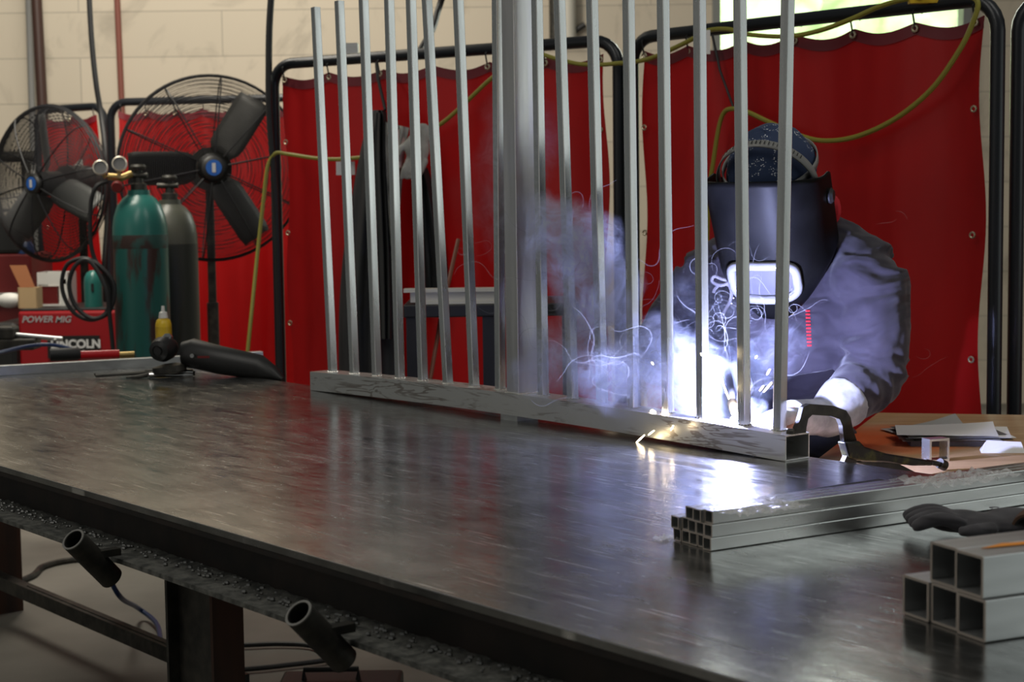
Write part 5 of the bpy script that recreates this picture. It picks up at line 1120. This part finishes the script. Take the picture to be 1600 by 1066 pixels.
rg_ = mth('ABSOLUTE', mth('SUBTRACT', nn_.outputs['Fac'], .5)); rg2 = mth('MAXIMUM', mth('SUBTRACT', 1.0, mth('MULTIPLY', rg_, 9)), 0)
fil = mth('ADD', mth('MULTIPLY', mth('POWER', rg2, 3.0), 1.4), .10)
dens = mth('MULTIPLY', mth('MULTIPLY', tot, fil), 10); l.new(dens, vol.inputs['Density'])
m.cycles.volume_step_rate = 1.0; m.cycles.homogeneous_volume = False
mb = MB(); mb.box(SO, (1.12, .62, .95))
sm = solo('smoke_cloud', mb, m, 'blue white welding smoke drifting up around the arc and to the left', 'smoke', kind='stuff', smooth=0)
sm.location = SO; 
for v_ in sm.data.vertices: v_.co = v_.co + Vector((0, 0, -.475))
sc.cycles.volume_max_steps = 96; sc.cycles.volume_bounces = 1
sc.cycles.volume_step_rate = .5

# curling filaments of smoke
m = mat('smoke_filament', (.9, .92, 1), .9, 0, alpha=.32, spec=0); n, l, b = nt(m)
tr = n.new('ShaderNodeBsdfTransparent'); tl_ = n.new('ShaderNodeBsdfTranslucent'); tl_.inputs[0].default_value = (.9, .92, 1, 1); df = n.new('ShaderNodeBsdfDiffuse'); df.inputs[0].default_value = (.9, .92, 1, 1)
m1 = n.new('ShaderNodeMixShader'); l.new(df.outputs[0], m1.inputs[1]); l.new(tl_.outputs[0], m1.inputs[2]); m1.inputs[0].default_value = .5
lw = n.new('ShaderNodeLayerWeight'); lw.inputs['Blend'].default_value = .35; iv = n.new('ShaderNodeMath'); iv.operation = 'SUBTRACT'; iv.inputs[0].default_value = 1; l.new(lw.outputs['Facing'], iv.inputs[1])
pw = n.new('ShaderNodeMath'); pw.operation = 'MULTIPLY'; l.new(iv.outputs[0], pw.inputs[0]); pw.inputs[1].default_value = .075
m2 = n.new('ShaderNodeMixShader'); l.new(pw.outputs[0], m2.inputs[0]); l.new(tr.outputs[0], m2.inputs[1]); l.new(m1.outputs[0], m2.inputs[2]); l.new(m2.outputs[0], n['Material Output'].inputs[0])
mb = MB(); rnd = random.Random(11)
def wisp(p, d, L, r, curl=1.0):
    pts_ = [Vector(p)]; v_ = Vector(d).normalized(); st = .006; seed = Vector((rnd.random() * 50, rnd.random() * 50, rnd.random() * 50)); ax = Vector((rnd.uniform(-.3, .3), 1, rnd.uniform(-.3, .3))).normalized()
    for k in range(int(L / st)):
        w_ = noise.noise(pts_[-1] * 9 + seed) * 1.0 * curl + noise.noise(pts_[-1] * 30 + seed) * .5 * curl; v_ = (Matrix.Rotation(w_ * .42, 3, ax) @ v_ + Z * .02).normalized(); pts_.append(pts_[-1] + v_ * st)
    N = len(pts_); mb.tube(pts_, [r * (.25 + .75 * math.sin(math.pi * (i + .5) / N)) for i in range(N)], 6)
for k in range(70):
    px = rnd.gauss(1040, 75); py = rnd.uniform(560, 645); y = 3.5 + rnd.uniform(-.05, .22); wisp(at_y(px, py, y), (rnd.uniform(-1, .6), rnd.uniform(-.3, .3), rnd.uniform(.2, 1.2)), rnd.uniform(.10, .30), rnd.uniform(.0007, .0018), 1.6)
for k in range(50):
    px = rnd.uniform(830, 990); py = rnd.uniform(330, 600); wisp(at_y(px, py, 3.8 + rnd.uniform(-.1, .1)), (rnd.uniform(-1, 1), 0, rnd.uniform(-.2, 1)), rnd.uniform(.10, .28), rnd.uniform(.0007, .0018), 1.8)
for k in range(34):
    px = rnd.uniform(1090, 1240); py = rnd.uniform(380, 600); wisp(at_y(px, py, 3.50), (rnd.uniform(-1, 1), 0, rnd.uniform(0, 1)), rnd.uniform(.06, .16), rnd.uniform(.0006, .0012), 2.2)
yy = 3.52
mb.tube(cat_curve([at_y(1035, 652, yy), at_y(1038, 630, yy), at_y(1046, 615, yy), at_y(1060, 610, yy), at_y(1072, 608, yy), at_y(1085, 618, yy)], 5), .003, 6)
mb.tube(cat_curve([at_y(1056, 648, yy), at_y(1048, 625, yy), at_y(1046, 600, yy), at_y(1055, 580, yy), at_y(1054, 565, yy)], 5), .0022, 6)
for rr_, zz in ((.017, 0), (.012, .007), (.018, -.006), (.007, .010)):
    c_ = at_y(1062, 555, yy) + Z * zz; mb.tube([c_ + Vector((rr_ * math.cos(a), rr_ * .7 * math.sin(a), .003 * math.sin(3 * a))) for a in [i * math.pi / 10 for i in range(20)]], .0045, 7, closed=True)
for px, py, L in ((720, 400, .12), (760, 470, .10), (795, 360, .12), (780, 440, .14), (745, 400, .1), (1370, 350, .05), (1425, 590, .10), (1400, 330, .04), (1445, 545, .06)): wisp(at_y(px, py, 3.9), (1, 0, .1), L, .0010, 2.4)
solo('smoke_wisps', mb, m, 'thin curling white wisps of smoke rising from the weld', 'smoke', kind='stuff')
